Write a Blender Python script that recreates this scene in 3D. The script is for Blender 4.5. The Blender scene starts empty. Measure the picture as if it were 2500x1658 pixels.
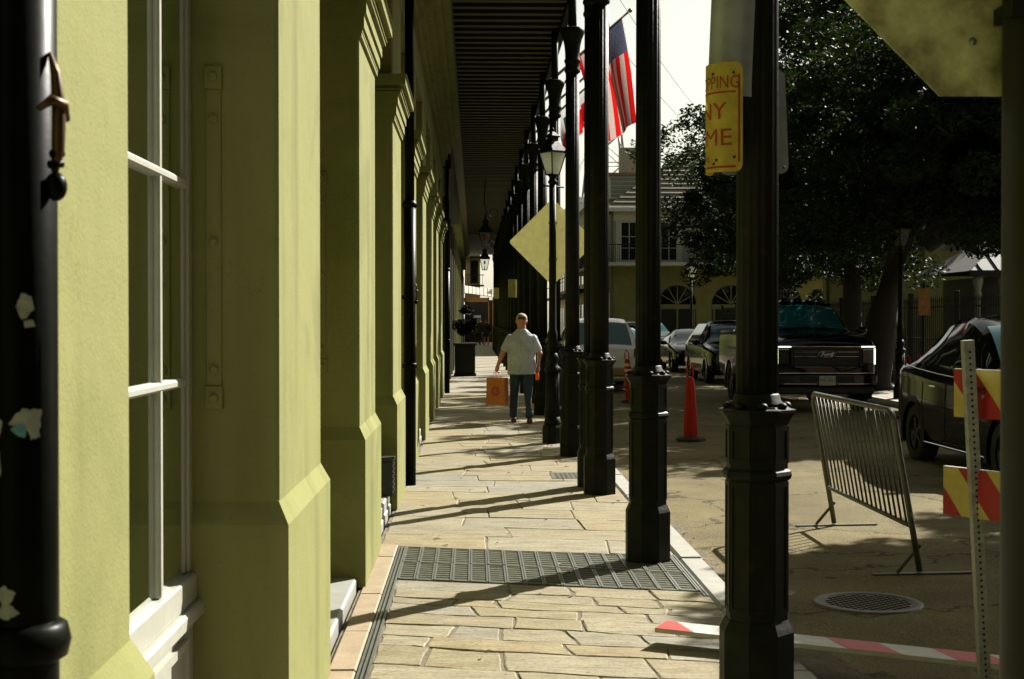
import bpy, bmesh, math, random
import numpy as np
from mathutils import Vector, Matrix, Euler
random.seed(7); RNG = np.random.default_rng(11)
S = bpy.context.scene
COL = S.collection
R = math.radians

# ------------------------------------------------------------------ camera, sky, sun, exposure
cam_d = bpy.data.cameras.new('camera'); cam = bpy.data.objects.new('camera', cam_d); COL.objects.link(cam)
cam.location = (0, 0, 1.68)
cam.rotation_euler = (R(90 - 0.759), 0, R(-1.535))
cam_d.sensor_width = 36; cam_d.lens = 50.0
cam_d.clip_start = 0.05; cam_d.clip_end = 3000
cam_d.dof.use_dof = True; cam_d.dof.focus_distance = 15; cam_d.dof.aperture_fstop = 11
S.camera = cam
SUN_EL, SUN_AZ = R(37), R(43)          # azimuth from +Y (down the street) towards +X (the road)
sunv = Vector((math.sin(SUN_AZ)*math.cos(SUN_EL), math.cos(SUN_AZ)*math.cos(SUN_EL), math.sin(SUN_EL)))
W = bpy.data.worlds.new('World'); S.world = W; W.use_nodes = True
nt = W.node_tree; nt.nodes.clear()
sky = nt.nodes.new('ShaderNodeTexSky'); sky.sky_type = 'NISHITA'; sky.sun_disc = False
sky.sun_elevation = SUN_EL; sky.sun_rotation = SUN_AZ
sky.air_density = 1.0; sky.dust_density = 1.5; sky.ozone_density = 1.0; sky.altitude = 0
hs = nt.nodes.new('ShaderNodeHueSaturation'); hs.inputs['Saturation'].default_value = 0.32
tint = nt.nodes.new('ShaderNodeMix'); tint.data_type = 'RGBA'; tint.blend_type = 'MULTIPLY'
tint.inputs['Factor'].default_value = 1.0; tint.inputs['B'].default_value = (1.0, 0.97, 0.82, 1)
bg = nt.nodes.new('ShaderNodeBackground'); bg.inputs['Strength'].default_value = 0.052
wo = nt.nodes.new('ShaderNodeOutputWorld')
nt.links.new(sky.outputs['Color'], hs.inputs['Color'])
nt.links.new(hs.outputs['Color'], tint.inputs['A'])
nt.links.new(tint.outputs['Result'], bg.inputs['Color'])
nt.links.new(bg.outputs['Background'], wo.inputs['Surface'])
sun_d = bpy.data.lights.new('sun', 'SUN'); sun_o = bpy.data.objects.new('sun', sun_d); COL.objects.link(sun_o)
sun_d.energy = 5.0; sun_d.angle = R(0.5); sun_d.color = (1.0, 0.95, 0.86)
sun_o.rotation_euler = sunv.to_track_quat('Z', 'Y').to_euler()
sun_o.location = (40, 40, 40)
S.view_settings.view_transform = 'Standard'; S.view_settings.look = 'None'
S.view_settings.exposure = 1.38; S.view_settings.gamma = 1.0; S.view_settings.use_curve_mapping = False

# ------------------------------------------------------------------ materials
MATS = {}
def mat(name, col, rough=0.6, metal=0.0, var=0.2, vs=6.0, bump=0.0, bs=60.0, spec=0.5, objvar=0.0,
        stretch=(1, 1, 1), coat=0.0, trans=0.0, emit=None, col2=None, detail=6.0, subs=0.0, bdist=0.01):
    if name in MATS: return MATS[name]
    m = bpy.data.materials.new(name); m.use_nodes = True; MATS[name] = m
    n = m.node_tree.nodes; l = m.node_tree.links
    b = n['Principled BSDF']
    b.inputs['Roughness'].default_value = rough; b.inputs['Metallic'].default_value = metal
    b.inputs['Specular IOR Level'].default_value = spec
    if coat: b.inputs['Coat Weight'].default_value = coat; b.inputs['Coat Roughness'].default_value = 0.06
    if trans: b.inputs['Transmission Weight'].default_value = trans
    c2 = col2 if col2 else tuple(max(0, c*(1-var)) for c in col)
    c1 = col if col2 else tuple(min(1, c*(1+var*0.6)) for c in col)
    tc = n.new('ShaderNodeTexCoord'); mp = n.new('ShaderNodeMapping'); mp.inputs['Scale'].default_value = stretch
    l.new(tc.outputs['Object'], mp.inputs['Vector'])
    nz = n.new('ShaderNodeTexNoise'); nz.inputs['Scale'].default_value = vs; nz.inputs['Detail'].default_value = detail
    nz.inputs['Roughness'].default_value = 0.62
    l.new(mp.outputs['Vector'], nz.inputs['Vector'])
    rp = n.new('ShaderNodeValToRGB'); rp.color_ramp.elements[0].position = 0.3; rp.color_ramp.elements[1].position = 0.7
    rp.color_ramp.elements[0].color = (*c2, 1); rp.color_ramp.elements[1].color = (*c1, 1)
    l.new(nz.outputs['Fac'], rp.inputs['Fac'])
    out = rp.outputs['Color']
    if objvar:
        oi = n.new('ShaderNodeObjectInfo'); mr = n.new('ShaderNodeMapRange')
        mr.inputs['To Min'].default_value = 1-objvar; mr.inputs['To Max'].default_value = 1+objvar
        l.new(oi.outputs['Random'], mr.inputs['Value'])
        mx = n.new('ShaderNodeMix'); mx.data_type = 'RGBA'; mx.blend_type = 'MULTIPLY'; mx.inputs['Factor'].default_value = 1
        l.new(out, mx.inputs['A']); l.new(mr.outputs['Result'], mx.inputs['B']); out = mx.outputs['Result']
    l.new(out, b.inputs['Base Color'])
    if bump:
        nb = n.new('ShaderNodeTexNoise'); nb.inputs['Scale'].default_value = bs; nb.inputs['Detail'].default_value = 5
        l.new(mp.outputs['Vector'], nb.inputs['Vector'])
        bp = n.new('ShaderNodeBump'); bp.inputs['Strength'].default_value = bump; bp.inputs['Distance'].default_value = bdist
        l.new(nb.outputs['Fac'], bp.inputs['Height']); l.new(bp.outputs['Normal'], b.inputs['Normal'])
    if emit:
        b.inputs['Emission Color'].default_value = (*emit[0], 1); b.inputs['Emission Strength'].default_value = emit[1]
    return m

def translucent(name, col, fac=0.5, var=0.1, vs=20, **kw):
    if name in MATS: return MATS[name]
    m = mat(name, col, 0.6, var=var, vs=vs, spec=0.2, **kw)
    n = m.node_tree.nodes; l = m.node_tree.links
    tr = n.new('ShaderNodeBsdfTranslucent'); mx = n.new('ShaderNodeMixShader'); mx.inputs['Fac'].default_value = fac
    bc = n['Principled BSDF'].inputs['Base Color'].links[0].from_socket
    l.new(bc, tr.inputs['Color'])
    l.new(n['Principled BSDF'].outputs['BSDF'], mx.inputs[1]); l.new(tr.outputs['BSDF'], mx.inputs[2])
    l.new(mx.outputs['Shader'], n['Material Output'].inputs['Surface'])
    return m

def glass(name, tintc=(0.8, 0.85, 0.8), gl=0.25):
    """thin pane: transparent body with a mirror-like skin that grows at grazing angles"""
    if name in MATS: return MATS[name]
    m = bpy.data.materials.new(name); m.use_nodes = True; MATS[name] = m
    n = m.node_tree.nodes; l = m.node_tree.links; n.remove(n['Principled BSDF'])
    t = n.new('ShaderNodeBsdfTransparent'); t.inputs['Color'].default_value = (*tintc, 1)
    g = n.new('ShaderNodeBsdfGlossy'); g.inputs['Roughness'].default_value = 0.03
    g.inputs['Color'].default_value = (0.9, 0.95, 0.9, 1)
    f = n.new('ShaderNodeFresnel'); f.inputs['IOR'].default_value = 1.5
    mu = n.new('ShaderNodeMath'); mu.operation = 'MULTIPLY'; mu.inputs[1].default_value = gl*4; mu.use_clamp = True
    mx = n.new('ShaderNodeMixShader')
    l.new(f.outputs['Fac'], mu.inputs[0]); l.new(mu.outputs['Value'], mx.inputs['Fac'])
    l.new(t.outputs['BSDF'], mx.inputs[1]); l.new(g.outputs['BSDF'], mx.inputs[2])
    l.new(mx.outputs['Shader'], n['Material Output'].inputs['Surface'])
    return m

def stone_mat(name, cols, vs=5, bump=0.5, objvar=0.18):
    """flagstone: three tones mixed by object random and noise, split-slate relief running across"""
    m = bpy.data.materials.new(name); m.use_nodes = True; MATS[name] = m
    n = m.node_tree.nodes; l = m.node_tree.links; b = n['Principled BSDF']
    b.inputs['Roughness'].default_value = 0.75; b.inputs['Specular IOR Level'].default_value = 0.35
    tc = n.new('ShaderNodeTexCoord')
    oi = n.new('ShaderNodeObjectInfo')
    rp = n.new('ShaderNodeValToRGB'); cr = rp.color_ramp; cr.interpolation = 'LINEAR'
    cr.elements[0].color = (*cols[0], 1); cr.elements[1].color = (*cols[-1], 1)
    for i, c in enumerate(cols[1:-1]):
        e = cr.elements.new((i+1)/(len(cols)-1)); e.color = (*c, 1)
    l.new(oi.outputs['Random'], rp.inputs['Fac'])
    nz = n.new('ShaderNodeTexNoise'); nz.inputs['Scale'].default_value = vs; nz.inputs['Detail'].default_value = 8; nz.inputs['Roughness'].default_value = 0.7
    mp = n.new('ShaderNodeMapping'); mp.inputs['Scale'].default_value = (0.7, 1.8, 1)
    l.new(tc.outputs['Object'], mp.inputs['Vector']); l.new(mp.outputs['Vector'], nz.inputs['Vector'])
    r2 = n.new('ShaderNodeValToRGB'); r2.color_ramp.elements[0].position = 0.32; r2.color_ramp.elements[1].position = 0.62
    r2.color_ramp.elements[0].color = (0.58, 0.50, 0.38, 1); r2.color_ramp.elements[1].color = (1.08, 1.06, 1.02, 1)
    l.new(nz.outputs['Fac'], r2.inputs['Fac'])
    mx = n.new('ShaderNodeMix'); mx.data_type = 'RGBA'; mx.blend_type = 'MULTIPLY'; mx.inputs['Factor'].default_value = 0.85
    l.new(rp.outputs['Color'], mx.inputs['A']); l.new(r2.outputs['Color'], mx.inputs['B'])
    # thin rusty cleft marks running across each slab
    mp2 = n.new('ShaderNodeMapping'); mp2.inputs['Scale'].default_value = (2.2, 11, 1)
    l.new(tc.outputs['Object'], mp2.inputs['Vector'])
    n2 = n.new('ShaderNodeTexNoise'); n2.inputs['Scale'].default_value = 2.2; n2.inputs['Detail'].default_value = 6; n2.inputs['Distortion'].default_value = 1.2
    l.new(mp2.outputs['Vector'], n2.inputs['Vector'])
    r3 = n.new('ShaderNodeValToRGB'); r3.color_ramp.elements[0].position = 0.66; r3.color_ramp.elements[1].position = 0.72
    r3.color_ramp.elements[0].color = (0, 0, 0, 1); r3.color_ramp.elements[1].color = (1, 1, 1, 1)
    l.new(n2.outputs['Fac'], r3.inputs['Fac'])
    mx2 = n.new('ShaderNodeMix'); mx2.data_type = 'RGBA'
    l.new(r3.outputs['Color'], mx2.inputs['Factor']); l.new(mx.outputs['Result'], mx2.inputs['A'])
    mx2.inputs['B'].default_value = (0.085, 0.055, 0.025, 1)
    vo = n.new('ShaderNodeTexVoronoi'); vo.inputs['Scale'].default_value = 7.5; l.new(tc.outputs['Object'], vo.inputs['Vector'])
    rg = n.new('ShaderNodeValToRGB'); rg.color_ramp.elements[0].position = .07; rg.color_ramp.elements[1].position = .12
    rg.color_ramp.elements[0].color = (.62, .62, .60, 1); rg.color_ramp.elements[1].color = (1, 1, 1, 1); l.new(vo.outputs['Distance'], rg.inputs['Fac'])
    sp = n.new('ShaderNodeTexNoise'); sp.inputs['Scale'].default_value = 45; sp.inputs['Detail'].default_value = 4; l.new(tc.outputs['Object'], sp.inputs['Vector'])
    rs = n.new('ShaderNodeValToRGB'); rs.color_ramp.elements[0].position = .3; rs.color_ramp.elements[1].position = .6
    rs.color_ramp.elements[0].color = (.68, .65, .58, 1); rs.color_ramp.elements[1].color = (1.08, 1.08, 1.08, 1); l.new(sp.outputs['Fac'], rs.inputs['Fac'])
    ma = n.new('ShaderNodeMix'); ma.data_type = 'RGBA'; ma.blend_type = 'MULTIPLY'; ma.inputs['Factor'].default_value = .8
    l.new(rg.outputs['Color'], ma.inputs['A']); l.new(rs.outputs['Color'], ma.inputs['B'])
    mb = n.new('ShaderNodeMix'); mb.data_type = 'RGBA'; mb.blend_type = 'MULTIPLY'; mb.inputs['Factor'].default_value = 1
    l.new(mx2.outputs['Result'], mb.inputs['A']); l.new(ma.outputs['Result'], mb.inputs['B'])
    l.new(mb.outputs['Result'], b.inputs['Base Color'])
    n3 = n.new('ShaderNodeTexNoise'); n3.inputs['Scale'].default_value = 3; n3.inputs['Detail'].default_value = 10; n3.inputs['Roughness'].default_value = 0.66
    l.new(mp2.outputs['Vector'], n3.inputs['Vector'])
    bp = n.new('ShaderNodeBump'); bp.inputs['Strength'].default_value = bump; bp.inputs['Distance'].default_value = 0.024
    l.new(n3.outputs['Fac'], bp.inputs['Height']); l.new(bp.outputs['Normal'], b.inputs['Normal'])
    return m

STUCCO = (0.214, 0.217, 0.080)
def stucco_mat(name, col):
    m = mat(name, col, 0.9, var=0.07, vs=1.6, bump=0.45, bs=130, spec=0.15, bdist=0.005)
    n = m.node_tree.nodes; l = m.node_tree.links; b = n['Principled BSDF']
    src = b.inputs['Base Color'].links[0].from_socket
    tc = n.new('ShaderNodeTexCoord')
    def layer(src, scale, stretch, lo, hi, dark, dist=0.0):
        mp = n.new('ShaderNodeMapping'); mp.inputs['Scale'].default_value = stretch; l.new(tc.outputs['Object'], mp.inputs['Vector'])
        z = n.new('ShaderNodeTexNoise'); z.inputs['Scale'].default_value = scale; z.inputs['Detail'].default_value = 7; z.inputs['Distortion'].default_value = dist
        l.new(mp.outputs['Vector'], z.inputs['Vector'])
        r = n.new('ShaderNodeValToRGB'); r.color_ramp.elements[0].position = lo; r.color_ramp.elements[1].position = hi
        r.color_ramp.elements[0].color = (1, 1, 1, 1); r.color_ramp.elements[1].color = (*dark, 1); l.new(z.outputs['Fac'], r.inputs['Fac'])
        x = n.new('ShaderNodeMix'); x.data_type = 'RGBA'; x.blend_type = 'MULTIPLY'; x.inputs['Factor'].default_value = 1
        l.new(src, x.inputs['A']); l.new(r.outputs['Color'], x.inputs['B']); return x.outputs['Result']
    src = layer(src, 3.0, (1, 1, .12), .52, .74, (.72, .72, .64))        # rain streaks
    src = layer(src, 1.3, (1, 1, 1), .54, .62, (.86, .87, .84), .8)      # patched paint
    src = layer(src, 55, (1, 1, 1), .62, .78, (.80, .80, .74))           # pits and specks
    l.new(src, b.inputs['Base Color'])
    wz = n.new('ShaderNodeTexNoise'); wz.inputs['Scale'].default_value = 3.2; wz.inputs['Detail'].default_value = 3; l.new(tc.outputs['Object'], wz.inputs['Vector'])
    wb = n.new('ShaderNodeBump'); wb.inputs['Strength'].default_value = .2; wb.inputs['Distance'].default_value = .05; l.new(wz.outputs['Fac'], wb.inputs['Height'])
    fine = b.inputs['Normal'].links[0].from_node; l.new(wb.outputs['Normal'], fine.inputs['Normal'])
    # hairline cracks
    v = n.new('ShaderNodeTexVoronoi'); v.feature = 'DISTANCE_TO_EDGE'; v.inputs['Scale'].default_value = .75
    w = n.new('ShaderNodeTexNoise'); w.inputs['Scale'].default_value = 3; w.inputs['Detail'].default_value = 6; l.new(tc.outputs['Object'], w.inputs['Vector'])
    ad = n.new('ShaderNodeVectorMath'); ad.operation = 'ADD'; l.new(tc.outputs['Object'], ad.inputs[0]); l.new(w.outputs['Color'], ad.inputs[1]); l.new(ad.outputs['Vector'], v.inputs['Vector'])
    c = n.new('ShaderNodeValToRGB'); c.color_ramp.elements[0].position = .0012; c.color_ramp.elements[1].position = .0035
    c.color_ramp.elements[0].color = (.86, .86, .80, 1); c.color_ramp.elements[1].color = (1, 1, 1, 1); l.new(v.outputs['Distance'], c.inputs['Fac'])
    x = n.new('ShaderNodeMix'); x.data_type = 'RGBA'; x.blend_type = 'MULTIPLY'; x.inputs['Factor'].default_value = 1
    l.new(src, x.inputs['A']); l.new(c.outputs['Color'], x.inputs['B']); l.new(x.outputs['Result'], b.inputs['Base Color'])
    return m
m_stucco = stucco_mat('stucco_olive', STUCCO)
m_trim = mat('white_window_paint', (0.36, 0.36, 0.30), 0.45, var=0.10, vs=9, bump=0.1, bs=40)
m_shut2 = mat('inside_shutter_paint', (0.50, 0.54, 0.10), 0.5, var=0.15, vs=4)
m_shut = mat('olive_shutter_paint', (0.12, 0.135, 0.015), 0.5, var=0.15, vs=4)
m_iron = mat('black_green_iron', (0.006, 0.0075, 0.003), 0.45, var=0.6, vs=9, bump=0.5, bs=30, spec=0.15, bdist=0.004)
def rusty(m, rust=(.035, .018, .007), lo=.60, hi=.70, scale=5.5):
    n = m.node_tree.nodes; l = m.node_tree.links; b = n['Principled BSDF']; src = b.inputs['Base Color'].links[0].from_socket
    tc = n.new('ShaderNodeTexCoord'); z = n.new('ShaderNodeTexNoise'); z.inputs['Scale'].default_value = scale; z.inputs['Detail'].default_value = 9; z.inputs['Roughness'].default_value = .7
    oi = n.new('ShaderNodeObjectInfo'); ad = n.new('ShaderNodeVectorMath'); ad.operation = 'ADD'
    l.new(tc.outputs['Object'], ad.inputs[0]); l.new(oi.outputs['Location'], ad.inputs[1]); l.new(ad.outputs['Vector'], z.inputs['Vector'])
    r = n.new('ShaderNodeValToRGB'); r.color_ramp.elements[0].position = lo; r.color_ramp.elements[1].position = hi; l.new(z.outputs['Fac'], r.inputs['Fac'])
    x = n.new('ShaderNodeMix'); x.data_type = 'RGBA'; l.new(r.outputs['Color'], x.inputs['Factor']); l.new(src, x.inputs['A']); x.inputs['B'].default_value = (*rust, 1)
    l.new(x.outputs['Result'], b.inputs['Base Color'])
    mr = n.new('ShaderNodeMapRange'); mr.inputs['To Min'].default_value = b.inputs['Roughness'].default_value-.08; mr.inputs['To Max'].default_value = .75
    l.new(z.outputs['Fac'], mr.inputs['Value']); l.new(mr.outputs['Result'], b.inputs['Roughness'])
rusty(m_iron)
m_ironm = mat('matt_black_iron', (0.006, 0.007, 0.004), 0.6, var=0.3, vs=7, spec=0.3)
m_pipe = mat('black_pipe_paint', (0.003, 0.004, 0.002), 0.36, var=0.5, vs=14, bump=0.12, bs=30, spec=0.05, bdist=0.004)
m_brass = mat('worn_brass', (0.07, 0.035, 0.010), 0.45, metal=0.6, var=0.4, vs=30)
m_wood_dk = mat('dark_gallery_timber', (0.13, 0.11, 0.045), 0.75, var=0.4, vs=6, stretch=(1, 4, 4))
m_joist_lit = mat('joist_bottom_lit', (0.075, 0.065, 0.03), 0.8, var=0.35, vs=5, stretch=(0.6, 6, 1))  # lighter tone for joist undersides, bounce light put into the colour
m_dark = mat('dark_interior', (0.008, 0.008, 0.005), 0.8, var=0.3)
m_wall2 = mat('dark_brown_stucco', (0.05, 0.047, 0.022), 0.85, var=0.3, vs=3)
m_marble = mat('grey_marble', (0.28, 0.28, 0.25), 0.5, var=0.12, vs=5, bump=0.05)
m_peach = mat('peach_stone', (0.26, 0.195, 0.115), 0.75, var=0.22, vs=7, bump=0.35, bs=50, bdist=0.006)
m_steel = mat('galvanised_steel', (0.25, 0.26, 0.23), 0.42, metal=0.85, var=0.25, vs=25)
m_grate = mat('cast_grate_iron', (0.10, 0.105, 0.07), 0.55, metal=0.35, var=0.4, vs=14)
def asphalt_mat():
    m = mat('asphalt', (0.175, 0.146, 0.068), 0.92, var=0.34, vs=1.1, bump=1.0, bs=130, spec=0.2, bdist=0.014)
    n = m.node_tree.nodes; l = m.node_tree.links; b = n['Principled BSDF']; src = b.inputs['Base Color'].links[0].from_socket
    tc = n.new('ShaderNodeTexCoord')
    z = n.new('ShaderNodeTexNoise'); z.inputs['Scale'].default_value = 85; z.inputs['Detail'].default_value = 3; l.new(tc.outputs['Object'], z.inputs['Vector'])
    r = n.new('ShaderNodeValToRGB'); r.color_ramp.elements[0].position = .36; r.color_ramp.elements[1].position = .66
    r.color_ramp.elements[0].color = (.45, .45, .42, 1); r.color_ramp.elements[1].color = (1.35, 1.3, 1.25, 1); l.new(z.outputs['Fac'], r.inputs['Fac'])
    x = n.new('ShaderNodeMix'); x.data_type = 'RGBA'; x.blend_type = 'MULTIPLY'; x.inputs['Factor'].default_value = .85
    l.new(src, x.inputs['A']); l.new(r.outputs['Color'], x.inputs['B'])
    v = n.new('ShaderNodeTexVoronoi'); v.feature = 'DISTANCE_TO_EDGE'; v.inputs['Scale'].default_value = .42
    w = n.new('ShaderNodeTexNoise'); w.inputs['Scale'].default_value = 2.5; w.inputs['Detail'].default_value = 5; l.new(tc.outputs['Object'], w.inputs['Vector'])
    ad = n.new('ShaderNodeVectorMath'); ad.operation = 'ADD'; l.new(tc.outputs['Object'], ad.inputs[0]); l.new(w.outputs['Color'], ad.inputs[1]); l.new(ad.outputs['Vector'], v.inputs['Vector'])
    c = n.new('ShaderNodeValToRGB'); c.color_ramp.elements[0].position = .004; c.color_ramp.elements[1].position = .014
    c.color_ramp.elements[0].color = (.35, .35, .35, 1); c.color_ramp.elements[1].color = (1, 1, 1, 1); l.new(v.outputs['Distance'], c.inputs['Fac'])
    x2 = n.new('ShaderNodeMix'); x2.data_type = 'RGBA'; x2.blend_type = 'MULTIPLY'; x2.inputs['Factor'].default_value = 1
    l.new(x.outputs['Result'], x2.inputs['A']); l.new(c.outputs['Color'], x2.inputs['B']); l.new(x2.outputs['Result'], b.inputs['Base Color'])
    return m
m_asph = asphalt_mat()
m_kerb = mat('granite_kerb', (0.25, 0.245, 0.21), 0.75, var=0.18, vs=6, bump=0.3, bs=60, bdist=0.006)
m_flag = stone_mat('flagstone', [(0.235, 0.205, 0.110), (0.215, 0.192, 0.110), (0.25, 0.23, 0.15), (0.20, 0.196, 0.155), (0.24, 0.200, 0.102), (0.23, 0.205, 0.125)])
m_joint = mat('joint_sand', (0.15, 0.125, 0.08), 0.95, vs=7, col2=(0.055, 0.045, 0.025))
m_pave = mat('far_paving', (0.21, 0.185, 0.13), 0.85, var=0.25, vs=2.5, bump=0.3, bs=30)
m_orange = mat('orange_plastic', (0.40, 0.012, 0.005), 0.55, var=0.15, vs=10, spec=0.2)
m_rubber = mat('black_rubber', (0.02, 0.02, 0.018), 0.8, var=0.3)
m_refl = mat('reflective_band', (0.62, 0.52, 0.36), 0.5, var=0.15)
m_red = mat('sign_red', (0.36, 0.010, 0.010), 0.45, var=0.15, vs=12)
m_ored = mat('board_orange_red', (0.42, 0.022, 0.010), 0.5, var=0.15, vs=12)
m_white = mat('board_white', (0.42, 0.41, 0.36), 0.5, var=0.15, vs=14)
m_yel = mat('board_yellow', (0.52, 0.42, 0.09), 0.5, var=0.15, vs=14)
m_signy = translucent('faded_yellow_sign', (0.70, 0.58, 0.10), 0.45, 0.3, 9)
m_signr = mat('faded_red_print', (0.34, 0.022, 0.006), 0.5, var=0.3, vs=30)
m_alu = mat('bare_sign_aluminium', (0.33, 0.35, 0.36), 0.45, metal=0.3, var=0.25, vs=6)
m_dirty = mat('stained_sign_back', (0.70, 0.68, 0.34), 0.6, var=0.55, vs=11, col2=(0.15, 0.14, 0.06))
m_pole = mat('olive_dark_pole', (0.014, 0.015, 0.005), 0.55, var=0.35, vs=9, spec=0.35)
m_skin = mat('skin', (0.50, 0.20, 0.11), 0.55, var=0.12, vs=12)
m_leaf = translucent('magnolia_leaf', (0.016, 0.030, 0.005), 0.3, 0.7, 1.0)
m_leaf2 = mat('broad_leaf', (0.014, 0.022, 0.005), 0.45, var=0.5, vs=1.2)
m_bark = mat('bark', (0.018, 0.015, 0.009), 0.9, var=0.4, vs=6, bump=0.6, bs=14, stretch=(1, 1, 0.3))
m_teal = mat('sky_reflection_glass', (0.008, 0.075, 0.085), 0.05, var=0.1, spec=0.8)  # teal sky reflection put into the glass colour
m_darkglass = mat('dark_car_glass', (0.006, 0.008, 0.007), 0.04, var=0.1, spec=0.6)
m_black_car = mat('black_car_paint', (0.002, 0.0025, 0.0025), 0.07, var=0.1, spec=0.32)
m_chrome = mat('chrome', (0.75, 0.76, 0.76), 0.12, metal=1.0, var=0.05)
m_frost = translucent('frosted_lantern_glass', (.66, .68, .55), .65, .15, 30)
m_clear = glass('clear_pane')
m_winglass = glass('old_window_pane', (.75, .8, .6), .7)
m_wallo = mat('olive_house_wall', (0.21, 0.195, 0.06), 0.9, var=0.2, vs=1.5)
m_wallw = mat('pale_house_wall', (0.56, 0.54, 0.41), 0.9, var=0.15, vs=1.0)
m_slate = mat('slate_roof', (0.13, 0.12, 0.075), 0.8, var=0.4, vs=2.5)

# ------------------------------------------------------------------ mesh helpers
class MB:
    def __init__(s): s.v = []; s.f = []; s.mi = []; s.cm = 0; s.sm = []; s.cs = False
    def add(s, vs, fs):
        o = len(s.v); s.v += [tuple(v) for v in vs]
        for f in fs: s.f.append(tuple(i+o for i in f)); s.mi.append(s.cm); s.sm.append(s.cs)
        return s
    def box(s, x0, x1, y0, y1, z0, z1):
        return s.add([(x0,y0,z0),(x1,y0,z0),(x1,y1,z0),(x0,y1,z0),(x0,y0,z1),(x1,y0,z1),(x1,y1,z1),(x0,y1,z1)],
                     [(0,3,2,1),(4,5,6,7),(0,1,5,4),(1,2,6,5),(2,3,7,6),(3,0,4,7)])
    def cbox(s, c, d): return s.box(c[0]-d[0]/2, c[0]+d[0]/2, c[1]-d[1]/2, c[1]+d[1]/2, c[2]-d[2]/2, c[2]+d[2]/2)
    def bbox(s, x0, x1, y0, y1, z0, z1, b=0.01):
        """box with all edges chamfered"""
        b = min(b, (x1-x0)/2.1, (y1-y0)/2.1, (z1-z0)/2.1)
        pts = []
        X, Y, Z = (x0, x1), (y0, y1), (z0, z1)
        bm = bmesh.new(); bmesh.ops.create_cube(bm, size=1)
        for v in bm.verts:
            v.co = Vector((x0 if v.co.x < 0 else x1, y0 if v.co.y < 0 else y1, z0 if v.co.z < 0 else z1))
        bmesh.ops.bevel(bm, geom=bm.edges[:], offset=b, segments=1, affect='EDGES')
        bm.verts.ensure_lookup_table()
        s.add([v.co[:] for v in bm.verts], [[v.index for v in f.verts] for f in bm.faces]); bm.free()
        return s
    def obox(s, p0, p1, w, h, up=(0, 0, 1)):
        """bar from p0 to p1, w across, h along up"""
        p0, p1 = Vector(p0), Vector(p1); d = (p1-p0).normalized(); u = Vector(up)
        sd = d.cross(u).normalized(); u = sd.cross(d).normalized()
        vs = []
        for p in (p0, p1):
            for a, b in ((-1,-1),(1,-1),(1,1),(-1,1)): vs.append(p+sd*a*w/2+u*b*h/2)
        return s.add(vs, [(0,1,2,3),(7,6,5,4),(0,4,5,1),(1,5,6,2),(2,6,7,3),(3,7,4,0)])
    def lathe(s, prof, n=24, c=(0, 0, 0), ph=0.0, flute=0, fd=0.0, smooth=True, cap=True):
        """prof: list of (r, z) bottom to top; flute = number of flutes on rings where r is flagged by fd"""
        vs = []; fs = []
        for r, z in prof:
            for i in range(n):
                a = ph + 2*math.pi*i/n
                rr = r
                if flute: rr = r*(1 - fd*abs(math.cos(flute*(a-ph)/2)))
                vs.append((c[0]+rr*math.cos(a), c[1]+rr*math.sin(a), c[2]+z))
        for k in range(len(prof)-1):
            for i in range(n):
                j = (i+1) % n
                fs.append((k*n+i, k*n+j, (k+1)*n+j, (k+1)*n+i))
        o = s.cs; s.cs = smooth; s.add(vs, fs); s.cs = o
        if cap:
            m = len(prof)-1
            base = len(s.v)-len(vs)
            s.f.append(tuple(base+i for i in reversed(range(n)))); s.mi.append(s.cm); s.sm.append(False)
            s.f.append(tuple(base+m*n+i for i in range(n))); s.mi.append(s.cm); s.sm.append(False)
        return s
    def oct(s, prof, c=(0, 0, 0)):
        k = 1/math.cos(math.pi/8)
        return s.lathe([(r*k, z) for r, z in prof], 8, c, math.pi/8, smooth=False)
    def tube(s, pts, r, n=8, closed=False):
        pts = [Vector(p) for p in pts]; N = len(pts)
        rs = r if isinstance(r, (list, tuple)) else [r]*N
        vs = []; fs = []
        ref = Vector((0, 0, 1))
        for i, p in enumerate(pts):
            if closed: d = pts[(i+1) % N]-pts[i-1]
            else: d = pts[min(i+1, N-1)]-pts[max(i-1, 0)]
            d.normalize()
            u = ref if abs(d.dot(ref)) < 0.95 else Vector((1, 0, 0))
            a = d.cross(u).normalized(); b = a.cross(d).normalized()
            for k in range(n):
                t = 2*math.pi*k/n; vs.append(p+(a*math.cos(t)+b*math.sin(t))*rs[i])
        M = N if closed else N-1
        for i in range(M):
            for k in range(n):
                j = (k+1) % n; i2 = (i+1) % N
                fs.append((i*n+k, i*n+j, i2*n+j, i2*n+k))
        o = s.cs; s.cs = True; s.add(vs, fs); s.cs = o
        if not closed:
            b = len(s.v)-len(vs)
            s.f.append(tuple(b+k for k in reversed(range(n)))); s.mi.append(s.cm); s.sm.append(False)
            s.f.append(tuple(b+(N-1)*n+k for k in range(n))); s.mi.append(s.cm); s.sm.append(False)
        return s
    def ell(s, c, r, nu=14, nv=9):
        """ellipsoid"""
        vs = [(c[0], c[1], c[2]-r[2])]; fs = []
        for j in range(1, nv):
            t = -math.pi/2+math.pi*j/nv
            for i in range(nu):
                a = 2*math.pi*i/nu
                vs.append((c[0]+r[0]*math.cos(t)*math.cos(a), c[1]+r[1]*math.cos(t)*math.sin(a), c[2]+r[2]*math.sin(t)))
        vs.append((c[0], c[1], c[2]+r[2])); top = len(vs)-1
        for i in range(nu):
            k = (i+1) % nu
            fs.append((0, 1+k, 1+i)); fs.append((top, top-nu+i, top-nu+k))
            for j in range(nv-2):
                a = 1+j*nu; fs.append((a+i, a+k, a+nu+k, a+nu+i))
        o = s.cs; s.cs = True; s.add(vs, fs); s.cs = o
        return s
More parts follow.
